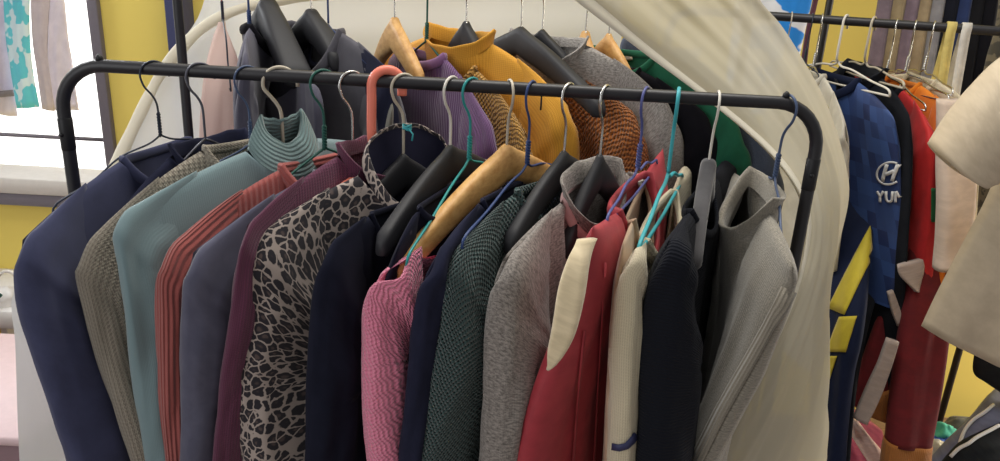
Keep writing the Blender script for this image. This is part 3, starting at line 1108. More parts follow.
g = Garment('cardigan', 'grey marl cardigan with a ribbed front band, rightmost on the front rail', 'cardigan', 774, (794, 268), 0.20, seed=19)
g.edge([(795, 285), (785, 310), (770, 345), (752, 385), (728, 425), (708, 461), (695, 490)], back=0.02)
g.body(M['marl'], un=0.070, fd=0.060, wn=0.036, T=0.022, hem=0.5, zn=-0.118, fold=0.008, near=0.195)
g.neckband(M['marl'], h=0.022, flare=0.006, part='collar', thick=0.007)
GREY = g
hanger('wire', 788, g.S, 'twisted slate blue wire hanger at the right end of the front rail', M['steel_blue_wire'], beta=-20, L=0.15, hl=0.088, thick=0.0017)

# ------------------------------------------------------------------ hanging cloth with thickness
def P3(pts):
    return np.array([at(*p) for p in pts])


def panel(mb, Lp, Rp, T=0.006, fold=0.006, ff=3.0, seed=1.0, rows=40, m=36, mid=None, open_=False):
    """cloth between two hanging edges; front and back faces with rounded sides"""
    A, B = crom(P3(Lp) if len(Lp[0]) == 3 and max(abs(Lp[0][0]), abs(Lp[0][1])) > 6 else np.array(Lp), rows), crom(P3(Rp) if max(abs(Rp[0][0]), abs(Rp[0][1])) > 6 else np.array(Rp), rows)
    C = crom(P3(mid), rows) if mid else None
    out, uvs = [], []
    for i in range(rows):
        a, c = A[i], B[i]
        v = c - a
        ln = np.linalg.norm(v)
        nrm = np.cross(v / ln, np.array([0, 0, 1.0]))
        nl = np.linalg.norm(nrm)
        nrm = nrm / nl if nl > 1e-6 else np.array([0, -1.0, 0])
        fr, uf, bk, ub = [], [], [], []
        for k in range(m):
            t = k / (m - 1)
            p = a + v * t
            if C is not None:
                q = C[i]
                p = (1 - t) * (1 - 2 * t) * a + 4 * t * (1 - t) * q + t * (2 * t - 1) * c
            w = fold * (nz(t * ln * 10 * ff + seed, i / rows * 1.6, seed) + 0.5 * nz(t * ln * 22 * ff, i / rows * 4, seed + 5))
            th = T * max(0.0, 1 - (2 * t - 1) ** 6) ** 0.5
            fr.append(p + nrm * (w + th))
            uf.append((t * ln + seed, -i / rows * 0.6))
            bk.append(p + nrm * (w - th))
            ub.append((t * ln + seed + 2, -i / rows * 0.6))
        if open_:
            out.append(fr)
            uvs.append(uf)
        else:
            out.append(fr + bk[-2:0:-1])
            uvs.append(uf + ub[-2:0:-1])
    mb.grid(out, closed=not open_, caps=False if open_ else True, uv=np.array(uvs), flip=True)
    return mb


def on_surface(ob, px, lift=0.0015):
    """points where the sight lines meet a cloth's surface, lifted a little off it"""
    me = ob.data
    o0 = origin_of(ob)
    bv = BVHTree.FromPolygons([v.co + o0 for v in me.vertices], [list(p.vertices) for p in me.polygons])
    out = []
    for (x, y) in px:
        d = Vector(ray(x, y)).normalized()
        h = bv.ray_cast(Vector(CAM), d)
        if h[0] is None:
            near = bv.find_nearest(Vector(at(x, y, (me.vertices[0].co + o0).y)))
            out.append(np.array(near[0]))
        else:
            n = h[1] if h[1].dot(d) < 0 else -h[1]
            out.append(np.array(h[0] + n * lift))
    return out


def patch(ob, poly, mat, name, parent, lift=0.0012, n=10, label=None):
    """a flat-cut piece of material lying on a cloth: quad given by its corners in the photo"""
    (a, b_, c, d) = [np.array(p, float) for p in poly]
    px = []
    for i in range(n):
        for j in range(n):
            s, t = i / (n - 1), j / (n - 1)
            px.append((1 - s) * ((1 - t) * a + t * b_) + s * ((1 - t) * d + t * c))
    P = np.array(on_surface(ob, px, lift)).reshape(n, n, 3)
    return MB().grid(P).build(name, mat, parent, solidify=0.0012, label=label)


def stroke(ob, pts, w, mat, name, parent, lift=0.0015, closed=False, label=None):
    pts = np.asarray(pts, float)
    T = np.gradient(pts, axis=0)
    if closed:
        T = np.roll(pts, -1, 0) - np.roll(pts, 1, 0)
    T /= np.linalg.norm(T, axis=1)[:, None]
    N = np.stack([-T[:, 1], T[:, 0]], 1) * w / 2
    a, b_ = on_surface(ob, pts + N, lift), on_surface(ob, pts - N, lift)
    P = np.stack([a, b_], 1)
    if closed:
        P = np.concatenate([P, P[:1]])
    return MB().grid(P).build(name, mat, parent, solidify=0.0008, label=label)


# ------------------------------------------------------------------ details on the front rail
# cream fleece edge of the red jacket, white label, seams
b = MB()
panel(b, [(584, 238, 0.70), (570, 256, 0.685), (559, 285, 0.675), (552, 325, 0.665), (548, 350, 0.665), (550, 365, 0.67)],
      [(590, 240, 0.69), (588, 265, 0.675), (584, 300, 0.665), (575, 335, 0.66), (563, 357, 0.66), (553, 368, 0.668)], 0.010, 0.003, 2, 3.3)
b.build('fleece_edge', M['cream_fleece'], JR.root, label='cream fleece edge')

# ------------------------------------------------------------------ rear rail
BACK = (BY, BZ)
BG = 'garments on the rear rail'
BH = 'hangers on the rear rail'
M['charcoal'] = fabric('charcoal_jersey', 'plain', (82, 80, 96), (72, 70, 86), bump=0.3)
M['charcoal2'] = fabric('warm_charcoal_jersey', 'plain', (92, 90, 98), (82, 80, 88), bump=0.3)
M['mustard'] = fabric('mustard_fine_knit', 'knit', (226, 164, 52), (208, 146, 40), 0.0035, 0.4, 0.2)
M['mustard_lace'] = fabric('mustard_lace_knit', 'crochet', (206, 156, 70), (180, 130, 54), 0.008, 0.8, 0.2, hole=-0.72)
M['orange'] = fabric('burnt_orange_crochet', 'crochet', (204, 122, 46), (176, 98, 34), 0.0085, 1.0, 0.2, hole=-0.66)
M['purple'] = fabric('purple_rib_knit', 'rib', (112, 76, 122), (94, 62, 104), 0.005, 0.6, 0.3)
M['purple_trim'] = fabric('light_purple_fleece', 'plain', (140, 96, 142), (122, 82, 126), bump=0.8, sheen=0.4)
M['green'] = fabric('bottle_green_jersey', 'plain', (24, 106, 78), (18, 92, 66), bump=0.3)
M['heather_pale'] = fabric('pale_grey_heather', 'heather', (186, 180, 174), (112, 107, 104), 0.006, 0.5, 0.2)
M['denim'] = fabric('dark_denim', 'heather', (84, 92, 112), (58, 66, 84), 0.003, 0.4)
M['black'] = fabric('black_cotton', 'plain', (28, 27, 33), (22, 21, 27), bump=0.3)
M['olive_grey'] = fabric('olive_grey_jersey', 'plain', (112, 110, 100), (96, 94, 86), bump=0.3)
M['sheer_pink'] = sheer('sheer_pale_pink', (232, 208, 200), 0.88, 0.35)

# sheer blush blouse at the left
root = empty('blouse', at(222, 60, 1.25), 'sheer pale pink blouse, leftmost on the rear rail', 'blouse', BG)
b = MB()
panel(b, [(219, 22, 1.25), (212, 40, 1.22), (204, 70, 1.18), (200, 110, 1.16), (198, 180, 1.15), (200, 300, 1.12)],
      [(224, 22, 1.25), (232, 45, 1.24), (242, 75, 1.22), (250, 120, 1.2), (258, 180, 1.2), (262, 300, 1.18)], 0.008, 0.008, 3, 2.2)
b.build('body', M['sheer_pink'], root)
hanger('wire', 219, at(235, 120, 1.1), 'red-topped dark wire hanger, leftmost on the rear rail', M['dark_wire'], M['red_wire'], beta=10, L=0.10, hl=0.088, rail=BACK, group=BH, drop=0.17)

g = knitwear('top', 'charcoal round neck top, second on the rear rail beside the sheer pink blouse', 'top', 250, (240, 62), [(237, 100), (237, 150), (238, 220)], M['charcoal'], 21,
             un=0.055, L=0.20, hl=0.092, collar=('band', 0.007), rail=BACK, group=BG, wid=0.1, b=0.02, colmat=M['black'])
hanger('wire', 246, g.S, 'twisted navy wire hanger, second on the rear rail', M['blue_wire'], beta=10, L=0.17, hl=0.10, rail=BACK, group=BH, thick=0.0018)
g = Garment('top', 'dark charcoal top off the shoulders of the tall black hanger, left on the rear rail', 'top', 270, (322, 96), 0.22, BACK, 0.085, BG, 22)
g.edge([(326, 130), (330, 180), (330, 240)])
g.body(M['charcoal'], un=0.13, fd=0.06, wn=0.02, T=0.012, hem=0.55, zn=-0.15)
g.sleeve(M['charcoal'], 0.11, 0.018, u0=0.14)
hanger('plastic', 266, reach(g.A, (312, 82), 0.2), 'tall rounded black hanger with a dark hook, third on the rear rail', M['black_plastic'], M['dark_wire'], beta=-20, L=0.13, hl=0.06, rail=BACK, group=BH, wide=0.036, hgt=0.055, drop=0.14)
g = knitwear('sweatshirt', 'warm charcoal sweatshirt with black inside collar, left of the arched wooden hanger', 'sweatshirt', 312, (402, 84), [(408, 120), (408, 170), (406, 240)], M['charcoal2'], 23,
             un=0.075, L=0.225, hl=0.092, fd=0.085, wn=0.04, collar=('band', 0.008), rail=BACK, group=BG, wid=0.12, b=0.02)
hanger('plastic', 310, reach(g.A, (380, 75), 0.19), 'black hanger with a silver hook inside the warm charcoal sweatshirt', M['black_plastic'], M['chrome'], beta=-10, L=0.085, hl=0.072, rail=BACK, group=BH, wide=0.03, hgt=0.05, drop=0.12)
g = knitwear('top', 'dark navy top showing a sliver left of the arched wooden hanger', 'top', 330, (392, 72), [(398, 110), (400, 170), (400, 240)], M['navy2'], 24,
             un=0.06, L=0.21, hl=0.105, rail=BACK, group=BG, wid=0.1, b=0.012, T=0.01)
hanger('wire', 327, g.S, 'dark blue wire hanger with a bare sloping arm, left of the arched wooden hanger', M['blue_wire'], beta=10, L=0.18, hl=0.088, rail=BACK, group=BH, thick=0.0017, twist=False)
g = Garment('top', 'olive grey top under the arched wooden hanger', 'top', 395, (392, 118), 0.2, BACK, 0.085, BG, 25)
g.edge([(388, 150), (386, 200), (386, 260)])
g.body(M['olive_grey'], un=0.15, fd=0.05, wn=0.015, T=0.012, hem=0.5, zn=-0.17)
hanger('wood', 395, reach(g.A, (424, 76), 0.13), 'arched light wooden hanger, the left one of two on the rear rail', M['wood'], M['chrome'], beta=0, L=0.105, hl=0.078, rail=BACK, group=BH, wide=0.020, hgt=0.052, drop=0.135)
g = Garment('cardigan', 'purple ribbed cardigan with a lighter fluffy edge, beside the mustard knits', 'cardigan', 424, (497, 138), 0.225, BACK, 0.085, BG, 26)
g.edge([(502, 165), (502, 200), (500, 260)])
g.body(M['purple'], un=0.07, fd=0.02, wn=0.02, T=0.014, hem=0.55, zn=-0.125)
g.sleeve(M['purple'], 0.12, 0.02)
g.neckband(M['purple_trim'], r=0.008)
pts = on_surface(g.sl_ob, [(430, 72), (450, 82), (468, 95), (482, 112), (492, 130), (498, 148)], 0.003)
hanger('wire', 428, g.S, 'dark green twisted wire hanger with wide bare arms, left of the mustard sweater', M['green_wire'], beta=0, L=0.2, hl=0.105, rail=BACK, group=BH, thick=0.0017, drop=0.19)
g = knitwear('sweater', 'mustard lace knit top between the purple cardigan and the mustard sweater', 'sweater', 448, (532, 142), [(538, 170), (538, 210), (536, 260)], M['mustard_lace'], 27,
             un=0.08, L=0.225, hl=0.135, rail=BACK, group=BG, wid=0.12, b=0.014, T=0.010)
g = knitwear('sweater', 'plain mustard yellow sweater with a wide high collar', 'sweater', 462, (574, 112), [(580, 135), (581, 170), (580, 230)], M['mustard'], 28,
             un=0.068, L=0.23, hl=0.098, fd=0.030, wn=0.04, rail=BACK, group=BG, wid=0.12, b=0.022, collar=('stand', 0.022, 0.004), T=0.016)
hanger('plastic', 468, reach(g.A, (540, 80), 0.18), 'black plastic hanger rising out of the mustard sweater collar', M['black_plastic'], M['chrome'], beta=30, L=0.062, hl=0.078, rail=BACK, group=BH, wide=0.02, drop=0.135, hook_r=0.017)
g = knitwear('sweater', 'burnt orange open crochet sweater below the rear hangers', 'sweater', 530, (643, 122), [(650, 145), (652, 180), (650, 230)], M['orange'], 29,
             un=0.10, L=0.225, hl=0.14, rail=BACK, group=BG, wid=0.12, b=0.02, T=0.014)
hanger('plastic', 524, reach(g.A, (604, 96), 0.2), 'black plastic hanger with a long bare arm sloping right over the mustard sweater', M['black_plastic'], M['chrome'], beta=30, L=0.2, hl=0.082, rail=BACK, group=BH, wide=0.02)
g = knitwear('cardigan', 'grey heather cardigan on the rear rail, beside the second wooden hanger', 'cardigan', 552, (676, 112), [(684, 140), (684, 180), (680, 230)], M['heather_pale'], 30,
             un=0.07, L=0.23, hl=0.092, rail=BACK, group=BG, wid=0.12, b=0.02, T=0.014, collar=('stand', 0.014, 0.004))
hanger('plastic', 546, g.S, 'black plastic hanger with a silver hook just behind the long bare arm', M['black_plastic'], M['chrome'], beta=30, L=0.12, hl=0.084, rail=BACK, group=BH, wide=0.02)
g = knitwear('top', 'black top right of the grey heather on the rear rail', 'top', 598, (716, 126), [(722, 150), (722, 190), (720, 240)], M['black'], 31,
             un=0.09, L=0.225, hl=0.125, rail=BACK, group=BG, wid=0.12, b=0.02, T=0.014)
hanger('wood', 590, reach(g.A, (618, 64), 0.13), 'honey wooden hanger, the right one of two on the rear rail', M['wood'], M['chrome'], beta=0, L=0.056, hl=0.083, rail=BACK, group=BH, wide=0.020, hgt=0.052, drop=0.125)
g = knitwear('sweatshirt', 'bottle green sweatshirt with a pale size label inside its neck', 'sweatshirt', 622, (746, 136), [(752, 160), (750, 200), (742, 260)], M['green'], 32,
             un=0.075, L=0.235, hl=0.098, rail=BACK, group=BG, wid=0.10, b=0.022, T=0.014)
patch(g.body_ob, [(618, 45), (632, 46), (633, 60), (619, 61)], M['tape'], 'size_label', g.root, label='pale size label')
hanger('wood', 614, reach(g.A, (660, 90), 0.15), 'wooden hanger mostly hidden inside the bottle green sweatshirt', M['wood'], M['chrome'], beta=0, L=0.08, hl=0.085, rail=BACK, group=BH, wide=0.014, drop=0.13)
g = knitwear('jacket', 'dark blue denim jacket at the right end of the rear rail', 'jacket', 668, (783, 160), [(788, 190), (780, 230), (770, 290)], M['denim'], 33,
             un=0.07, L=0.23, hl=0.105, rail=BACK, group=BG, wid=0.13, b=0.022, T=0.016, collar=('stand', 0.02, 0.005))
hanger('plastic', 662, g.S, 'black hanger inside the dark blue denim jacket', M['black_plastic'], M['chrome'], beta=0, L=0.12, hl=0.11, rail=BACK, group=BH)

# ------------------------------------------------------------------ the sheer white cover thrown over the rack
M['cover'] = sheer('sheer_white_cover_backlit', (238, 238, 238), 0.93, 0.25)  # backlight put into the colour: whiter, brighter tint for the back panel
M['cover_flap'] = sheer('sheer_white_flap', (210, 202, 180), 0.90, 0.35)  # same cloth as the back panel, tinted darker and warmer
M['cover_hem'] = sheer('white_cover_hem', (236, 230, 214), 0.97, 0.35)
cover = empty('garment_cover', (0, 1.2, 0.9), 'sheer white fabric cover draped behind and over the garment rack', 'cover')
Lc = [(214, -60, 1.46), (205, 0, 1.46), (190, 31, 1.45), (163, 60, 1.42), (135, 115, 1.36), (104, 185, 1.26), (55, 245, 1.14), (14, 290, 1.06), (16, 350, 1.04), (20, 461, 1.02), (24, 560, 1.0)]
Mc = [(330, -60, 1.58), (330, 0, 1.58), (325, 31, 1.56), (318, 60, 1.55), (310, 115, 1.54), (300, 185, 1.52), (290, 245, 1.5), (280, 290, 1.48), (270, 350, 1.46), (265, 461, 1.42), (262, 560, 1.4)]
Rc = [(620, -60, 1.56), (622, 0, 1.56), (622, 31, 1.55), (622, 60, 1.55), (622, 115, 1.55), (620, 185, 1.54), (618, 245, 1.52), (616, 290, 1.5), (614, 350, 1.48), (610, 461, 1.45), (608, 560, 1.42)]
b = MB()
panel(b, Lc, Rc, 0.0, 0.02, 0.6, 4.1, rows=60, m=90, mid=Mc, open_=True)
b.build('back_panel', M['cover'], cover)
# the roll along its upper left edge
roll = P3([(330, -6, 1.5), (285, -1, 1.48), (240, 9, 1.46), (208, 24, 1.44), (185, 44, 1.42), (160, 75, 1.40), (138, 118, 1.355), (118, 160, 1.3), (100, 195, 1.25)])
b = MB()
rc = crom(roll, 60)
b.tube(rc, np.array([0.010 + 0.004 * nz(k * 0.15, 2.0) for k in range(60)]), 12)
b.build('rolled_edge', M['cover_hem'], cover)
# flap turned over the clothes of the rear rail, down past the right-hand legs
Hc = [(548, -24, 1.17), (570, -4, 1.165), (640, 50, 1.13), (705, 98, 1.08), (760, 143, 1.03), (792, 180, 0.985), (806, 215, 0.955), (803, 255, 0.92), (790, 300, 0.875), (768, 350, 0.85), (735, 405, 0.835), (700, 461, 0.83), (660, 520, 0.82)]
Hm = [(640, -60, 1.17), (665, -30, 1.17), (715, 20, 1.15), (755, 65, 1.12), (790, 115, 1.09), (818, 165, 1.07), (826, 205, 1.03), (826, 250, 0.99), (818, 300, 0.94), (806, 350, 0.895), (790, 405, 0.865), (768, 461, 0.845), (745, 520, 0.83)]
Oc = [(735, -60, 1.20), (757, -5, 1.20), (782, 25, 1.21), (805, 60, 1.21), (830, 105, 1.20), (848, 160, 1.19), (852, 200, 1.18), (838, 255, 1.14), (830, 300, 1.11), (830, 350, 1.08), (829, 405, 1.06), (828, 461, 1.05), (826, 520, 1.04)]
b = MB()
panel(b, Hc, Oc, 0.0, 0.010, 2.4, 5.7, rows=80, m=50, mid=Hm, open_=True)
b.build('front_flap', M['cover_flap'], cover)
H3, M3 = crom(P3(Hc), 90), crom(P3(Hm), 90)
rows_ = []
for t in (0.0, 0.08, 0.16, 0.22):
    rows_.append(H3 + (M3 - H3) * t + np.array([0, -0.004, 0.0]))
MB().grid(np.array(rows_).transpose(1, 0, 2)).build('hem', M['cover_hem'], cover, solidify=0.002)

# ------------------------------------------------------------------ second rack at the right
QA, QB = at(770, 16, 1.75), at(990, 30.5, 1.60)
QZ = (QA[2] + QB[2]) / 2
rdir = (QB - QA)
rdir[2] = 0
rdir /= np.linalg.norm(rdir)
r0, r1 = QA - rdir * 0.22, QB + rdir * 0.30
rack2 = empty('garment_rack', ((r0[0] + r1[0]) / 2, (r0[1] + r1[1]) / 2, 0), 'black rail of the second rack at the right, where the jerseys hang', 'clothes rack')
MB().tube([(r0[0], r0[1], 0.02), (r0[0], r0[1], QZ - 0.05), (r0[0] + 0.012, r0[1] - 0.002, QZ - 0.015), tuple(r0 * [1, 1, 0] + rdir * 0.05 + [0, 0, QZ]), tuple(r1 * [1, 1, 0] - rdir * 0.05 + [0, 0, QZ]), (r1[0] - 0.012, r1[1], QZ - 0.015), (r1[0], r1[1], QZ - 0.05), (r1[0], r1[1], 0.02)], 0.0095, 14).build('rail_frame', M['rack'], rack2)
for q in (r0, r1):
    MB().tube([(q[0], q[1] - 0.22, 0.012), (q[0], q[1], 0.016), (q[0], q[1] + 0.22, 0.012)], 0.010, 12).build('foot_bar', M['rack'], rack2)


def on_rail(px):
    lo, hi = 0.0, 1.0
    best = None
    for k in range(400):
        p = QA + (QB - QA) * (k / 399 * 1.6 - 0.3)
        p = np.array([p[0], p[1], QZ])
        d = p - CAM
        z = d @ FW
        wr, wd = d @ RT / z, -(d @ UP) / z
        x = 500 + F_PX * (wr * _c - wd * _s)
        if best is None or abs(x - px) < best[0]:
            best = (abs(x - px), p)
    return best[1]


def rhang(px):
    p = on_rail(px)
    return p, (p[1], QZ)


RG = 'garments on the right-hand rack'
RH = 'hangers on the right-hand rack'
M['jersey'] = fabric('blue_checked_jersey', 'checker', (58, 90, 152), (28, 46, 96), 0.022, 0.3)
M['jersey_navy'] = fabric('navy_jersey', 'plain', (28, 36, 62), (22, 30, 54), bump=0.2, rough=0.7)
M['yellow_panel'] = fabric('yellow_jersey_panel', 'plain', (190, 172, 38), (176, 158, 32), bump=0.2, rough=0.7)
M['print_white'] = solid('white_jersey_print', (232, 232, 232), 0.5, grain=0.01)
M['black_jersey'] = fabric('black_jersey', 'plain', (34, 36, 42), (26, 28, 34), bump=0.2)
M['red_jersey'] = fabric('red_jersey', 'plain', (200, 30, 34), (184, 24, 28), bump=0.2, rough=0.7)
M['dark_red'] = fabric('dark_red_tracksuit', 'plain', (112, 18, 26), (96, 14, 22), bump=0.2, rough=0.85, sheen=0.02)
M['stripe_white'] = fabric('off_white_stripe', 'plain', (176, 160, 152), (160, 146, 138), bump=0.2)
M['ochre'] = fabric('ochre_hem', 'rib', (176, 112, 50), (150, 92, 40), 0.004, 0.5)
M['beige_shirt'] = fabric('beige_linen', 'plain', (206, 190, 166), (192, 176, 152), bump=0.4)
M['pale_shirt'] = fabric('pale_pinkish_beige', 'plain', (216, 196, 180), (200, 180, 164), bump=0.3)
M['pale_grey'] = fabric('pale_grey_jersey', 'plain', (206, 200, 186), (190, 184, 170), bump=0.3)
M['sport_orange'] = fabric('orange_jersey', 'plain', (240, 140, 30), (226, 122, 24), bump=0.2)
M['green_tag'] = fabric('green_label', 'plain', (30, 110, 60), (24, 96, 52), bump=0.2)

# pale grey shirt edge left of the blue jersey
p, rl = rhang(822)
g = knitwear('shirt', 'pale grey shirt peeping out left of the blue checked jersey', 'shirt', p, (848, 132), [(851, 150), (849, 172), (845, 195), (842, 230)], M['pale_grey'], 41,
             L=0.215, hl=0.11, rail=rl, group=RG, wid=0.12, b=0.016, T=0.010, slen=0.3)
hanger('wire', p, g.S, 'twisted silver wire hanger above the pale grey shirt', M['chrome'], rail=rl, rr=0.0095, beta=20, L=0.18, hl=0.098, group=RH, thick=0.0018)
# blue jersey
p, rl = rhang(846)
g = Garment('jersey', 'blue checked sports jersey with white emblem and lettering', 'jersey', p, (896, 120), 0.23, rl, 0.10, RG, 42)
g.edge([(900, 150), (902, 200), (900, 240), (894, 300)])
g.body(M['jersey'], un=0.085, fd=0.045, wn=0.035, T=0.014, hem=0.40, fold=0.006, zn=-0.118, near=g.L)
g.sleeve(M['jersey'], 0.13, 0.016, far=True, length=0.26)
g.neckband(M['jersey_navy'], r=0.010, part='neckband', label='navy neckband')
BLUE = g
hanger('molded', p, reach(g.A, (892, 86), 0.2), 'white plastic hanger with a thin bare arm across the dark jersey collar', M['white_plastic'], rail=rl, rr=0.0095, beta=40, L=0.2, hl=0.085, group=RH)
# black polo
p, rl = rhang(874)
g = Garment('polo_shirt', 'black polo shirt with a red streak on its open collar, between blue and red jerseys', 'polo shirt', p, (911, 118), 0.23, rl, 0.10, RG, 43)
g.edge([(913, 150), (912, 190), (909, 240), (905, 300)])
g.body(M['black_jersey'], un=0.085, fd=0.05, wn=0.04, T=0.010, hem=0.6, near=g.L, fold=0.004, zn=-0.105)
g.sleeve(M['black_jersey'], 0.12, 0.012, far=True, length=0.3)
g.neckband(M['black_jersey'], h=0.022, flare=0.008, part='collar', thick=0.006)
POLO = g
hanger('molded', p, reach(g.A, (906, 78), 0.19), 'cream plastic hanger with a bare arm, second of the pale ones on the right-hand rack', M['pale_wire'], rail=rl, rr=0.0095, beta=40, L=0.19, hl=0.08, group=RH)
# red jersey
p, rl = rhang(897)
g = Garment('jersey', 'bright red jersey with a small green tag, left of the beige shirt', 'jersey', p, (938, 140), 0.22, rl, 0.10, RG, 44)
g.edge([(940, 170), (939, 215), (935, 250), (932, 300)])
g.body(M['red_jersey'], un=0.07, fd=0.04, wn=0.03, T=0.014, hem=0.36, fold=0.006, zn=-0.125)
g.sleeve(M['red_jersey'], 0.15, 0.022, length=0.28)
g.sleeve(M['red_jersey'], 0.13, 0.016, far=True, length=0.28)
g.neckband(M['black_jersey'], r=0.008, label='black neckband')
patch(g.sl_ob, [(931, 188), (938, 188), (938, 222), (931, 222)], M['green_tag'], 'tag', g.root, label='small green tag')
hanger('wire', p, reach(g.A, (925, 100), 0.15), 'twisted silver wire hanger holding the bright red jersey', M['chrome'], rail=rl, rr=0.0095, beta=30, L=0.16, hl=0.10, group=RH, thick=0.0018)
# orange piece behind it
p, rl = rhang(916)
g = knitwear('jersey', 'orange jersey showing a corner between the red jersey and the beige shirt', 'jersey', p, (962, 124), [(964, 150), (964, 200)], M['sport_orange'], 45,
             L=0.22, hl=0.11, rail=rl, group=RG, wid=0.12, b=0.014, T=0.010, slen=0.25, hem=0.4)
hanger('wire', p, reach(g.A, (945, 90), 0.15), 'twisted silver wire hanger above the orange jersey corner', M['chrome'], rail=rl, rr=0.0095, beta=30, L=0.17, hl=0.09, group=RH, thick=0.0018)
p, rl = rhang(934)
g = knitwear('top', 'cream and navy top, its corner beside the orange jersey', 'top', p, (975, 110), [(978, 140), (980, 200)], M['cream_knit'], 46,
             L=0.21, hl=0.10, rail=rl, group=RG, wid=0.1, b=0.012, T=0.010, slen=0.25, hem=0.4)
hanger('wire', p, reach(g.A, (955, 85), 0.17), 'twisted silver wire hanger furthest right on the second rack', M['chrome'], rail=rl, rr=0.0095, beta=30, L=0.17, hl=0.085, group=RH, thick=0.0018)

# emblem and letters on the blue jersey
tgt = BLUE.body_ob
cx, cy, ew, eh = 890.5, 173.0, 12.5, 11.0
el = [(cx + ew * math.cos(t), cy + eh * math.sin(t) - 0.12 * ew * math.cos(t)) for t in np.linspace(0.95, 2 * PI - 0.95, 40)]
stroke(tgt, el, 2.0, M['print_white'], 'emblem_ring', BLUE.root, 0.003)
for a, c in (((880.5 + 3, 181), (888, 164)), ((893, 181), (898.5, 164)), ((886, 174.5), (895, 170.5))):
    q = np.array([np.array(a) * (1 - t) + np.array(c) * t for t in np.linspace(0, 1, 6)])
    stroke(tgt, q, 3.6, M['print_white'], 'emblem_bar', BLUE.root, 0.003)
LT = {'Y': [[(878, 191), (881.2, 196.5)], [(884.6, 191), (881.2, 196.5), (881.0, 202)]],
      'U': [[(887.2, 191), (887, 199), (889.2, 201.6), (892, 201.2), (893.2, 198.5), (893.4, 191)]],
      'N': [[(896.4, 202), (896.6, 191)], [(896.8, 191), (900.0, 197)]]}
for ch, strokes in LT.items():
    for q in strokes:
        q = np.array(q, float)
        d = np.linspace(0, len(q) - 1, 9)
        q = np.stack([np.interp(d, range(len(q)), q[:, k]) for k in (0, 1)], 1)
        stroke(tgt, q, 2.5, M['print_white'], 'letter', BLUE.root, 0.003)
stroke(POLO.body_ob, [(859, 73), (865, 77), (875, 80)], 2.6, M['red_jersey'], 'red_streak', POLO.root, 0.003, label='red streak')

# long things hanging low under the jerseys
root = empty('jersey', at(850, 300, 1.45) * [1, 1, 0] + [0, 0, 0.75], 'navy jersey with yellow diagonal bands, hanging beside the white cover', 'jersey', RG)
b = MB()
panel(b, [(836, 150, 1.68), (832, 190, 1.62), (822, 280, 1.55), (815, 380, 1.46), (812, 470, 1.42), (812, 520, 1.4)],
      [(880, 150, 1.66), (876, 195, 1.60), (872, 240, 1.50), (862, 320, 1.38), (848, 410, 1.36), (842, 470, 1.34), (840, 520, 1.32)], 0.02, 0.006, 2, 7.1)
NJ = b.build('body', M['jersey_navy'], root)
for q in ([(870, 226), (872, 256), (845, 315), (828, 308)], [(840, 317), (857, 316), (846, 352), (826, 352)], [(826, 356), (838, 356), (830, 380), (816, 378)]):
    patch(NJ, q, M['yellow_panel'], 'yellow_band', root, 0.002, label='yellow diagonal band')
root = empty('tracksuit', at(880, 330, 1.45) * [1, 1, 0] + [0, 0, 0.7], 'black hanging garment with a small silver print, between navy jersey and dark red trousers', 'tracksuit', RG)
b = MB()
panel(b, [(866, 215, 1.66), (862, 260, 1.58), (852, 330, 1.48), (846, 420, 1.4), (840, 520, 1.36)],
      [(900, 215, 1.66), (896, 240, 1.60), (887, 266, 1.55), (874, 305, 1.50), (860, 350, 1.47), (850, 400, 1.44), (844, 450, 1.42), (840, 520, 1.4)], 0.012, 0.005, 2, 8.1)
TK = b.build('body', M['black_jersey'], root)
for k, (x, y) in enumerate([(881, 251), (886, 250), (884, 257), (880, 262)]):
    stroke(TK, [(x - 1.5, y + 2), (x, y), (x + 1.5, y - 2.5)], 2.0, M['chrome'], 'silver_print', root, 0.003, label='silver print')
root = empty('track_trousers', at(905, 380, 1.5) * [1, 1, 0] + [0, 0, 0.5], 'dark red track trousers with off-white side stripe and ochre hems', 'trousers', RG)
b = MB()
panel(b, [(904, 215, 1.56), (893, 265, 1.52), (880, 310, 1.5), (866, 350, 1.48), (853, 390, 1.46), (852, 404, 1.46)],
      [(935, 215, 1.5), (928, 265, 1.5), (915, 310, 1.5), (903, 350, 1.48), (893, 385, 1.46), (888, 420, 1.45)], 0.016, 0.005, 2, 9.1)
LG = b.build('trouser_leg', M['dark_red'], root)
b = MB()
panel(b, [(912, 215, 1.50), (906, 290, 1.45), (897, 350, 1.42), (890, 400, 1.40), (886, 442, 1.38)],
      [(958, 215, 1.50), (952, 290, 1.46), (945, 350, 1.43), (938, 400, 1.41), (930, 446, 1.39)], 0.022, 0.006, 2, 9.7)
LG2 = b.build('trouser_leg', M['dark_red'], root)
b = MB()
panel(b, [(885.5, 440, 1.38), (884, 450, 1.375), (882, 466, 1.37), (880, 490, 1.365)], [(931, 444, 1.39), (930, 453, 1.385), (927, 470, 1.38), (924, 492, 1.375)], 0.024, 0.004, 2, 9.9, rows=14)
b.build('hem_cuff', M['ochre'], root, label='ochre ribbed hem')
b = MB()
panel(b, [(872, 392, 1.455), (868, 402, 1.45), (866, 412, 1.45)], [(893, 384, 1.46), (892, 398, 1.45), (888, 420, 1.44)], 0.02, 0.004, 2, 9.3, rows=12)
b.build('hem_cuff', M['ochre'], root, label='ochre ribbed hem')
b = MB()
panel(b, [(886, 338, 1.405), (877, 362, 1.40), (865, 388, 1.395), (853, 417, 1.39)], [(899, 342, 1.40), (891, 368, 1.395), (880, 398, 1.39), (867, 424, 1.385)], 0.007, 0.003, 2, 9.5, rows=24)
b.build('side_stripe', M['stripe_white'], root, label='off-white stripe')
b = MB()
panel(b, [(887, 292, 1.455), (891, 310, 1.45), (897, 326, 1.445)], [(893, 290, 1.455), (899, 306, 1.45), (903, 320, 1.445)], 0.005, 0.002, 2, 9.6, rows=12)
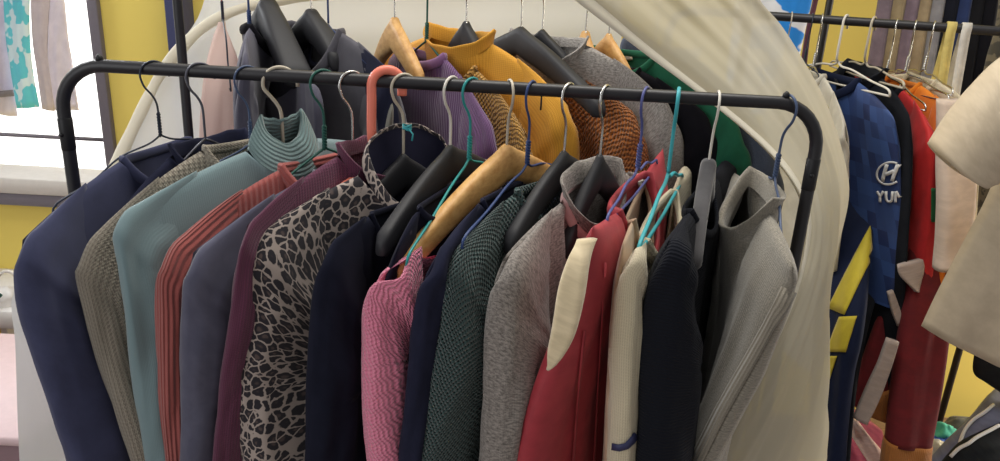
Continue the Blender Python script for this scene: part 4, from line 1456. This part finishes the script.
b.build('side_stripe', M['stripe_white'], root, label='off-white stripe')
b = MB()
panel(b, [(897, 265, 1.44), (900, 276, 1.435), (916, 292, 1.43)], [(925, 258, 1.45), (924, 270, 1.445), (917, 291, 1.44)], 0.005, 0.002, 2, 9.8, rows=12)
b.build('waist_flash', M['stripe_white'], root, label='off-white flash')

# beige shirt in front of them, on a side arm of the second rack
NK = at(1150, 40, 1.2)
arm0 = np.array([r1[0], r1[1], QZ - 0.08])
MB().tube(crom([arm0, arm0 + [-0.02, -0.03, 0.03], np.array([NK[0] + 0.06, NK[1] + 0.08, QZ]), np.array([NK[0] - 0.02, NK[1] - 0.04, QZ])], 20), 0.0075, 10).build('side_arm', M['rack'], rack2)
root = empty('shirt', NK * [1, 1, 0] + [0, 0, 0.95], 'beige short-sleeved shirt with a wide sleeve, cut off at the right edge', 'shirt', RG)
b = MB()
panel(b, [(1100, 42, 1.20), (1050, 66, 1.21), (1012, 120, 1.22), (1000, 165, 1.2), (985, 200, 1.18), (960, 245, 1.16), (936, 290, 1.15), (919, 324, 1.145)],
      [(1195, 46, 1.20), (1250, 80, 1.21), (1290, 130, 1.22), (1298, 180, 1.2), (1302, 230, 1.18), (1306, 300, 1.16), (1308, 360, 1.15), (1310, 400, 1.145)], 0.02, 0.010, 1.2, 10.1, m=60,
      mid=[(1150, 50, 1.19), (1150, 80, 1.17), (1150, 130, 1.15), (1148, 180, 1.13), (1144, 230, 1.11), (1138, 290, 1.10), (1126, 345, 1.10), (1114, 400, 1.10)])
b.build('body', M['beige_shirt'], root)
b = MB()
panel(b, [(1075, 30, 1.22), (1030, 42, 1.2), (1000, 58, 1.19), (975, 82, 1.18), (950, 112, 1.17), (929, 143, 1.16)],
      [(1085, 130, 1.19), (1055, 150, 1.18), (1030, 165, 1.165), (1010, 180, 1.155), (992, 184, 1.15), (985, 186, 1.145)], 0.030, 0.006, 1.5, 10.5,
      mid=[(1080, 80, 1.16), (1042, 95, 1.15), (1014, 112, 1.14), (994, 132, 1.13), (974, 150, 1.13), (958, 172, 1.13)])
b.build('sleeve', M['beige_shirt'], root)
b = MB()
panel(b, [(1225, 130, 1.19), (1250, 150, 1.18), (1280, 170, 1.165), (1310, 195, 1.15)], [(1225, 45, 1.22), (1280, 75, 1.2), (1330, 120, 1.18), (1365, 165, 1.16)], 0.028, 0.006, 1.5, 10.9)
b.build('sleeve', M['beige_shirt'], root)
b = MB()
b.tube([NK + np.array([0.062 * math.cos(t), 0.035 * math.sin(t) - 0.002, -0.012 - 0.012 * math.sin(t)]) for t in np.linspace(0, 2 * PI, 33)], 0.011, 10)
b.build('collar', M['beige_shirt'], root)
hanger('wood', np.array([NK[0], NK[1], QZ]), NK + np.array([-0.2, -0.02, -0.05]), 'wooden hanger inside the beige shirt, out past the right edge', M['wood'], M['chrome'], rail=(NK[1], QZ), L=0.16, hl=0.07, group=RH, drop=0.12, wide=0.012, hgt=0.025)
root = empty('shirt', at(955, 280, 1.35), 'pale pinkish beige sleeve hanging below the beige shirt sleeve', 'shirt', RG)
b = MB()
panel(b, [(938, 100, 1.46), (938, 165, 1.42), (938, 210, 1.40), (937, 245, 1.39), (935, 270, 1.38)],
      [(985, 100, 1.46), (976, 165, 1.42), (972, 210, 1.4), (969, 245, 1.39), (967, 262, 1.38)], 0.022, 0.006, 2, 11.1)
b.build('sleeve', M['pale_shirt'], root)

# trousers and coats on a higher rail behind
r0b, r1b = at(845, -80, 2.08), at(1075, -62, 1.98)
rack3 = empty('garment_rack', ((r0b[0] + r1b[0]) / 2, 2.0, 0), 'higher rack behind the jerseys where folded trousers hang', 'clothes rack')
zr = (r0b[2] + r1b[2]) / 2
MB().tube([(r0b[0], r0b[1], 0.02), (r0b[0], r0b[1], zr - 0.04), (r0b[0] + 0.03, r0b[1], zr), (r1b[0] - 0.03, r1b[1], zr), (r1b[0], r1b[1], zr - 0.04), (r1b[0], r1b[1], 0.02)], 0.0095, 12).build('rail_frame', M['rack'], rack3)
TR = [('mauve grey', (128, 112, 122), 878, 'leftmost of the folded ones behind the right-hand rail'), ('khaki tan', (164, 146, 112), 891, 'directly right of the leftmost mauve grey ones'),
      ('dusty mauve', (134, 116, 128), 905, 'between two khaki tan pairs behind the rail'), ('sandy khaki', (168, 148, 116), 917, 'beside the light grey pair behind the rail'),
      ('light grey', (150, 148, 152), 930, 'behind the silver hooks, right of the khaki'), ('near black', (32, 34, 44), 944, 'behind the twisted silver hangers'),
      ('deep blue', (38, 56, 104), 957, 'behind the yellow strap at upper right'), ('charcoal black', (34, 34, 38), 970, 'in the dark upper right corner'),
      ('ink black', (28, 28, 34), 984, 'last but one toward the right edge')]
for k, (nm, c, px, where) in enumerate(TR):
    Y = 2.04 - 0.05 * (k / 9)
    top = at(px + 14, -62 + k * 1.4, Y)
    root = empty('folded_trousers', at(px, 150, Y), f'{nm} folded trousers hanging {where}', 'trousers', 'folded trousers on the higher rack')
    m_ = fabric(nm.replace(' ', '_') + '_twill', 'plain', c, tuple(int(q * 0.86) for q in c), bump=0.3)
    b = MB()
    w = 8.2
    panel(b, [(px + 21 - w, -62, Y), (px + 8 - w, 0, Y - 0.01), (px - 2 - w, 60, Y - 0.02), (px - 14 - w, 130, Y - 0.02), (px - 20 - w, 170, Y - 0.02)],
          [(px + 21 + w, -62, Y - 0.02), (px + 8 + w, 0, Y - 0.03), (px - 2 + w, 60, Y - 0.04), (px - 14 + w, 130, Y - 0.04), (px - 20 + w, 170, Y - 0.04)], 0.016, 0.003, 3, 12.3 + k * 3, m=20)
    b.build('folded_legs', m_, root)
    b = MB()
    a_, c_ = at(px + 21, -66, Y - 0.01), at(px + 21, -84, Y - 0.01)
    b.tube(crom([a_ + [0, 0, 0], a_ * 0.5 + c_ * 0.5 + [0.004, 0, 0], [c_[0], c_[1], zr + 0.011]], 8), 0.0015, 6)
    b.build('hanger_hook', M['chrome'], root)
M['olive_print'] = fabric('olive_print', 'print', (96, 88, 72), (58, 54, 46), 0.02, 0.3)
root = empty('coat', at(998, 120, 1.75), 'dark olive patterned coat at the upper right edge', 'coat')
b = MB()
panel(b, [(1003, -60, 1.8), (996, 20, 1.76), (985, 60, 1.74), (976, 110, 1.72), (970, 180, 1.7), (966, 260, 1.7)],
      [(1090, -60, 1.75), (1090, 20, 1.72), (1085, 60, 1.7), (1080, 110, 1.7), (1075, 180, 1.68), (1070, 260, 1.68)], 0.02, 0.008, 2, 14.2)
b.build('body', M['olive_print'], root)
# pale straps looped over the jersey rail
for px, nm, m_, where in ((951, 'yellow', 'yellow_strap', 'a yellow fabric strap looped over the right-hand rail'), (966, 'white', 'white_strap', 'a white fabric strap looped over the right-hand rail')):
    M[m_] = fabric(m_, 'plain', (226, 204, 120) if nm == 'yellow' else (222, 216, 206), None, bump=0.3)
    p = on_rail(px)
    b = MB()
    q = []
    for sgn in (1, -1):
        pass
    nrm = np.array([-rdir[1], rdir[0], 0])
    path = [p + nrm * -0.012 + rdir * 0.010 + [0, 0, -0.17], p + nrm * -0.0125 + [0, 0, -0.02]]
    for k in range(7):
        t = PI - k / 6 * PI
        path.append(p + nrm * (0.012 * math.cos(t)) + [0, 0, 0.012 * math.sin(t)])
    path += [p + nrm * 0.0125 + [0, 0, -0.02], p + nrm * 0.012 - rdir * 0.006 + [0, 0, -0.19]]
    path = crom(path, 50)
    b.grid(np.stack([path - rdir * 0.009, path + rdir * 0.009], 1))
    tag(b.build('strap', M[m_], solidify=0.002), where[2:], 'strap', 'straps on the right-hand rail')
# bright print behind the rail beside the cover
M['sky_print'] = fabric('white_and_blue_print', 'print', (236, 236, 238), (40, 140, 226), 0.09, 0.2)
root = empty('shirt', at(790, 60, 1.95), 'white and bright blue printed cloth hanging behind the cover, against the wall', 'shirt')
b = MB()
panel(b, [(740, -60, 1.95), (735, 0, 1.95), (728, 60, 1.95), (722, 120, 1.95)], [(822, -60, 1.92), (812, 0, 1.92), (803, 40, 1.92), (790, 110, 1.92)], 0.012, 0.006, 2, 15.4)
b.build('body', M['sky_print'], root)
b = MB()
panel(b, [(824, -60, 1.9), (813, 0, 1.9), (806, 30, 1.9), (798, 80, 1.9)], [(829, -60, 1.9), (818, 0, 1.9), (811, 30, 1.9), (805, 80, 1.9)], 0.006, 0.002, 2, 15.9, m=12)
M['maroon_trim'] = fabric('maroon_trim', 'plain', (92, 48, 62), None)
b.build('trim', M['maroon_trim'], root, label='maroon edge')
for px in (791, 812):
    p, rl = rhang(px)
    hanger('wire', p, p + np.array([0.1, -0.2, -0.2]) if px == 791 else p + np.array([0.05, -0.2, -0.2]), 'empty pale wire hanger hooked at the left end of the right-hand rail' if px == 791 else 'empty thin dark hanger on the right-hand rail before the yellow wall',
           M['pale_wire'] if px == 791 else M['dark_wire'], rail=rl, rr=0.0095, beta=15, L=0.06, hl=0.09, group=RH, thick=0.0015, drop=0.16)

# ------------------------------------------------------------------ pile at the lower right
def lump(c, rx, ry, rz, seed, amp=0.25, n=40, m=26):
    P = np.zeros((m, n, 3))
    for i in range(m):
        ph = PI * (i + 0.001) / (m - 1 + 0.002)
        for j in range(n):
            th = 2 * PI * j / n
            x, y, z = math.sin(ph) * math.cos(th), math.sin(ph) * math.sin(th), math.cos(ph)
            r = 1 + amp * (nz(x * 1.6 + seed, y * 1.6, z * 1.6) + 0.5 * nz(x * 4 + seed, y * 4, z * 4))
            P[i, j] = (c[0] + rx * x * r, c[1] + ry * y * r, max(c[2] + rz * z * r, c[2] - rz * 0.75))
    return P


M['bench'] = wood('worn_bench_wood', (150, 120, 96), (120, 94, 74), 'X')
bz = at(960, 470, 1.75)[2] - 0.06
x0 = at(905, 460, 1.75)[0]
root = empty('low_table', (x0 + 0.5, 1.85, 0), 'low wooden table under the pile of clothes at lower right', 'table')
MB().box((x0 - 0.05, 1.6, bz - 0.03), (x0 + 1.0, 2.12, bz), 0.006).build('tabletop', M['bench'], root)
for (lx, ly) in ((x0, 1.65), (x0 + 0.95, 1.65), (x0, 2.07), (x0 + 0.95, 2.07)):
    MB().box((lx - 0.02, ly - 0.02, 0), (lx + 0.02, ly + 0.02, bz - 0.03), 0.004).build('leg', M['bench'], root)
M['steel_fab'] = fabric('grey_blue_nylon', 'plain', (120, 126, 152), (104, 110, 136), bump=0.3, rough=0.7)
M['black_fab'] = fabric('black_nylon', 'plain', (38, 42, 44), (30, 32, 36), bump=0.3, rough=0.7)
M['aqua_fab'] = fabric('mint_green_cloth', 'plain', (96, 200, 172), (76, 176, 150), bump=0.3)
M['royal_fab'] = fabric('royal_blue_cloth', 'plain', (40, 92, 190), (32, 76, 166), bump=0.3)
M['pink_fab'] = fabric('dusty_pink_cloth', 'plain', (196, 86, 112), (174, 72, 98), bump=0.3)
M['blush_fab'] = fabric('blush_white_cloth', 'plain', (232, 202, 188), (212, 180, 168), bump=0.3)
root = empty('sports_jacket', at(985, 445, 1.62), 'grey blue and black jacket with white piping, heaped at lower right', 'jacket', 'clothes piled at lower right')
b = MB()
panel(b, [(1002, 390, 1.66), (985, 403, 1.62), (966, 423, 1.60), (946, 441, 1.58), (924, 466, 1.56)],
      [(1060, 405, 1.66), (1050, 430, 1.60), (1030, 450, 1.55), (1000, 468, 1.53), (965, 490, 1.52)], 0.03, 0.010, 2, 17.1)
JK = b.build('body', M['steel_fab'], root)
b = MB()
panel(b, [(1005, 421, 1.575), (990, 430, 1.555), (972, 439, 1.54), (957, 449, 1.53), (938, 470, 1.52)],
      [(1070, 455, 1.56), (1050, 470, 1.54), (1030, 480, 1.52), (1000, 500, 1.5), (970, 520, 1.5)], 0.03, 0.008, 2, 17.7)
JB = b.build('lower_panel', M['black_fab'], root, label='black lower panel')
for ob_, q in ((JK, [(993, 406), (985, 413), (974, 422), (965, 432), (959, 443)]), (JB, [(999, 427), (990, 432), (977, 439), (969, 445), (960, 450), (952, 458)])):
    pts = on_surface(ob_, q, 0.006)
    MB().tube(crom(pts, 26), 0.0042, 8).build('piping', M['print_white'], root, label='white piping')
for nm, c, r, m_, lab, ct in (('towel', (944, 436, 1.78), (0.035, 0.03, 0.04), 'aqua_fab', 'mint green crumpled cloth beside the dark red trousers', 'towel'),
                              ('towel', (947, 448, 1.74), (0.05, 0.04, 0.03), 'royal_fab', 'royal blue cloth under the mint green one', 'towel'),
                              ('towel', (936, 458, 1.70), (0.04, 0.04, 0.05), 'pale_grey', 'pale grey cloth at the foot of the dark red trousers', 'towel'),
                              ('bag', (968, 436, 1.88), (0.09, 0.05, 0.06), 'olive_grey', 'olive grey soft bag against the yellow wall', 'bag')):
    P = lump(at(*c), *r, seed=c[0] * 0.37)
    tag(MB().grid(P, closed=True, uv=None).build(nm, M[m_]), lab, ct, 'clothes piled at lower right')
root = empty('coat', at(985, 380, 1.6), 'black coat corner hanging below the beige shirt at the right edge', 'coat')
b = MB()
panel(b, [(985, 300, 1.6), (975, 350, 1.6), (973, 372, 1.6), (985, 382, 1.6), (1000, 392, 1.6)], [(1070, 300, 1.6), (1070, 350, 1.6), (1070, 375, 1.6), (1070, 400, 1.6), (1070, 420, 1.6)], 0.02, 0.006, 2, 18.8)
b.build('body', M['black_fab'], root)
# pink and blush cloths below the navy jersey
bz2 = at(855, 470, 1.5)[2] - 0.05
xa = at(815, 460, 1.5)[0]
root = empty('storage_box', (xa + 0.12, 1.62, 0), 'dark lidded storage box under the pink folded cloth', 'box')
M['box'] = solid('dark_storage_plastic', (60, 50, 58), 0.5)
MB().box((xa - 0.06, 1.46, 0), (xa + 0.26, 1.8, bz2 - 0.02), 0.01).build('box_body', M['box'], root)
MB().box((xa - 0.07, 1.45, bz2 - 0.02), (xa + 0.27, 1.81, bz2), 0.008).build('lid', M['box'], root)
b = MB()
panel(b, [(842, 402, 1.60), (838, 416, 1.57), (842, 440, 1.53), (846, 470, 1.5)], [(882, 430, 1.60), (884, 444, 1.57), (884, 458, 1.53), (882, 480, 1.5)], 0.014, 0.006, 2, 19.2)
tag(b.build('folded_cloth', M['pink_fab']), 'dusty pink folded cloth below the off-white trouser stripe', 'cloth', 'clothes piled at lower right')
b = MB()
panel(b, [(845, 420, 1.50), (852, 436, 1.48), (860, 450, 1.46), (868, 462, 1.44)], [(856, 418, 1.50), (868, 434, 1.48), (878, 446, 1.46), (889, 460, 1.44)], 0.014, 0.012, 4, 19.8)
tag(b.build('scarf', M['blush_fab']), 'blush white crumpled scarf lying over the pink cloth', 'scarf', 'clothes piled at lower right')

# ------------------------------------------------------------------ left edge: things at the window
M['turquoise'] = fabric('turquoise_floral', 'print', (96, 196, 214), (206, 226, 236), 0.045, 0.2)
M['mauve_cloth'] = fabric('pale_mauve_cloth', 'plain', (196, 184, 190), (182, 170, 178), bump=0.3)
M['lilac_cloth'] = fabric('pale_lilac_cloth', 'plain', (214, 206, 222), (200, 192, 210), bump=0.3)
zc = 2.08
line = tag(bpy.data.objects.new('clothes_line', None), 'rod outside the window on which pale cloths hang', 'clothes line')
line.location = (-2.2, 2.5, zc)
col.objects.link(line)
MB().tube([(-3.1, 2.5, zc), (-1.15, 2.5, zc)], 0.008, 10).build('rod', M['frame'], line)
for k_ in (-3.05, -1.2):
    MB().tube([(k_, 2.5, zc), (k_, 2.32, zc), (k_, 2.318, zc + 0.03)], 0.007, 8).build('bracket', M['frame'], line)
MB().tube([at(-60, 99, 2.5), at(13, 93, 2.5)], 0.011, 10).build('lower_rod', M['frame'], line)
CL = [('turquoise hanging cloth with white floral pattern outside the window', 'turquoise', [(0, -190), (2, -60), (5, 30), (10, 70), (17, 108)], [(40, -190), (32, -60), (30, 30), (33, 70), (40, 107)]),
      ('pale mauve cloth hanging outside the window beside the turquoise one', 'mauve_cloth', [(38, -190), (30, -60), (31, 30), (36, 70), (41, 109)], [(68, -190), (58, -60), (48, 30), (50, 70), (55, 111)]),
      ('pale lilac-grey cloth hanging outside the window, nearest the window jamb', 'lilac_cloth', [(66, -190), (56, -60), (48, 30), (48, 70), (52, 110)], [(70, -190), (62, -60), (67, 30), (74, 70), (80, 110)]),
      ('pale lilac cloth at the left edge behind the turquoise one', 'lilac_cloth', [(-60, -190), (-50, -60), (-45, 30), (-40, 70), (-35, 112)], [(10, -190), (10, -60), (12, 30), (14, 70), (18, 116)])]
for k, (lab, m_, a, c) in enumerate(CL):
    Y = 2.5 + (0.03 if k == 3 else 0)
    b = MB()
    panel(b, [(x, y, Y) for x, y in a], [(x, y, Y) for x, y in c], 0.006, 0.012, 2.5, 21.0 + k * 2.2)
    tag(b.build('hanging_cloth', M[m_]), lab, 'cloth', 'cloths outside the window')
# pale cabinet at the lower left and a white shelf with a wire ring
M['blush_paint'] = solid('blush_cabinet_paint', (226, 200, 204), 0.5)
M['white_paint'] = solid('white_shelf_paint', (232, 228, 224), 0.5)
cz = at(10, 438, 1.3)[2]
xr_ = at(26, 438, 1.3)[0]
root = empty('cabinet', (xr_ - 0.4, 1.5, 0), 'low blush pink cabinet at the lower left edge', 'cabinet')
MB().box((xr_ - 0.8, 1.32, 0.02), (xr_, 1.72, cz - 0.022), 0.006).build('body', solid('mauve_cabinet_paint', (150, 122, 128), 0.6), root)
MB().box((xr_ - 0.83, 1.30, cz - 0.022), (xr_ + 0.01, 1.74, cz), 0.006).build('top', M['blush_paint'], root)
sp = at(12, 312, 1.9)
root = empty('wall_shelf', (sp[0] - 0.2, 2.1, sp[2] - 0.06), 'small white wall shelf below the window at the left edge', 'shelf')
MB().box((sp[0] - 0.4, 1.9, sp[2] - 0.055), (sp[0] + 0.01, WY, sp[2]), 0.004).build('board', M['white_paint'], root)
for q in (-0.3, -0.08):
    MB().box((sp[0] + q, 1.95, sp[2] - 0.12), (sp[0] + q + 0.02, WY, sp[2] - 0.055), 0.003).build('bracket', M['white_paint'], root)
cr = at(8, 288, 1.95)
b = MB()
b.tube([cr + np.array([0.035 * math.cos(t), 0.01 * math.sin(t), 0.048 * math.sin(t)]) for t in np.linspace(0, 2 * PI, 30)], 0.005, 8)
root = empty('ring_handle_bag', [cr[0], cr[1], sp[2]], 'white bag with ring handle and green band on the small wall shelf', 'bag')
b.build('ring_handle', M['white_plastic'], root)
P = lump(cr + np.array([-0.02, 0.01, -0.035]), 0.05, 0.04, 0.035, 5.5, 0.15)
MB().grid(P, closed=True).build('bag_body', M['white_paint'], root)
b = MB()
b.tube([cr + np.array([-0.045, -0.02, -0.005]), cr + np.array([-0.02, -0.035, 0.004]), cr + np.array([0.0, -0.035, -0.012])], 0.007, 8)
b.build('green_band', M['green_wire'], root, label='green band')

# ------------------------------------------------------------------ small details on the garments
patch(JR.body_ob, [(634, 180), (644, 175), (647, 182), (637, 187)], M['tape'], 'neck_label', JR.root, 0.004, label='white neck label')
stroke(CREAM.sl_ob, [(613, 446), (619, 447), (626, 445), (631, 440), (635, 434)], 6.5, M['trim_navy'], 'stripe', CREAM.root, 0.002, label='navy stripe')
pl = stroke(GREY.body_ob, [(789, 289), (781, 305), (770, 326), (756, 352), (740, 380), (722, 412), (703, 450), (690, 476)], 11, M['marl_rib'], 'button_band', GREY.root, 0.004, label='ribbed button band')
for q in ([(583, 330), (579, 365), (575, 410), (571, 466)], [(603, 262), (600, 320), (596, 390), (592, 466)]):
    stroke(JR.body_ob, q, 2.2, M['red'], 'seam', JR.root, 0.003)
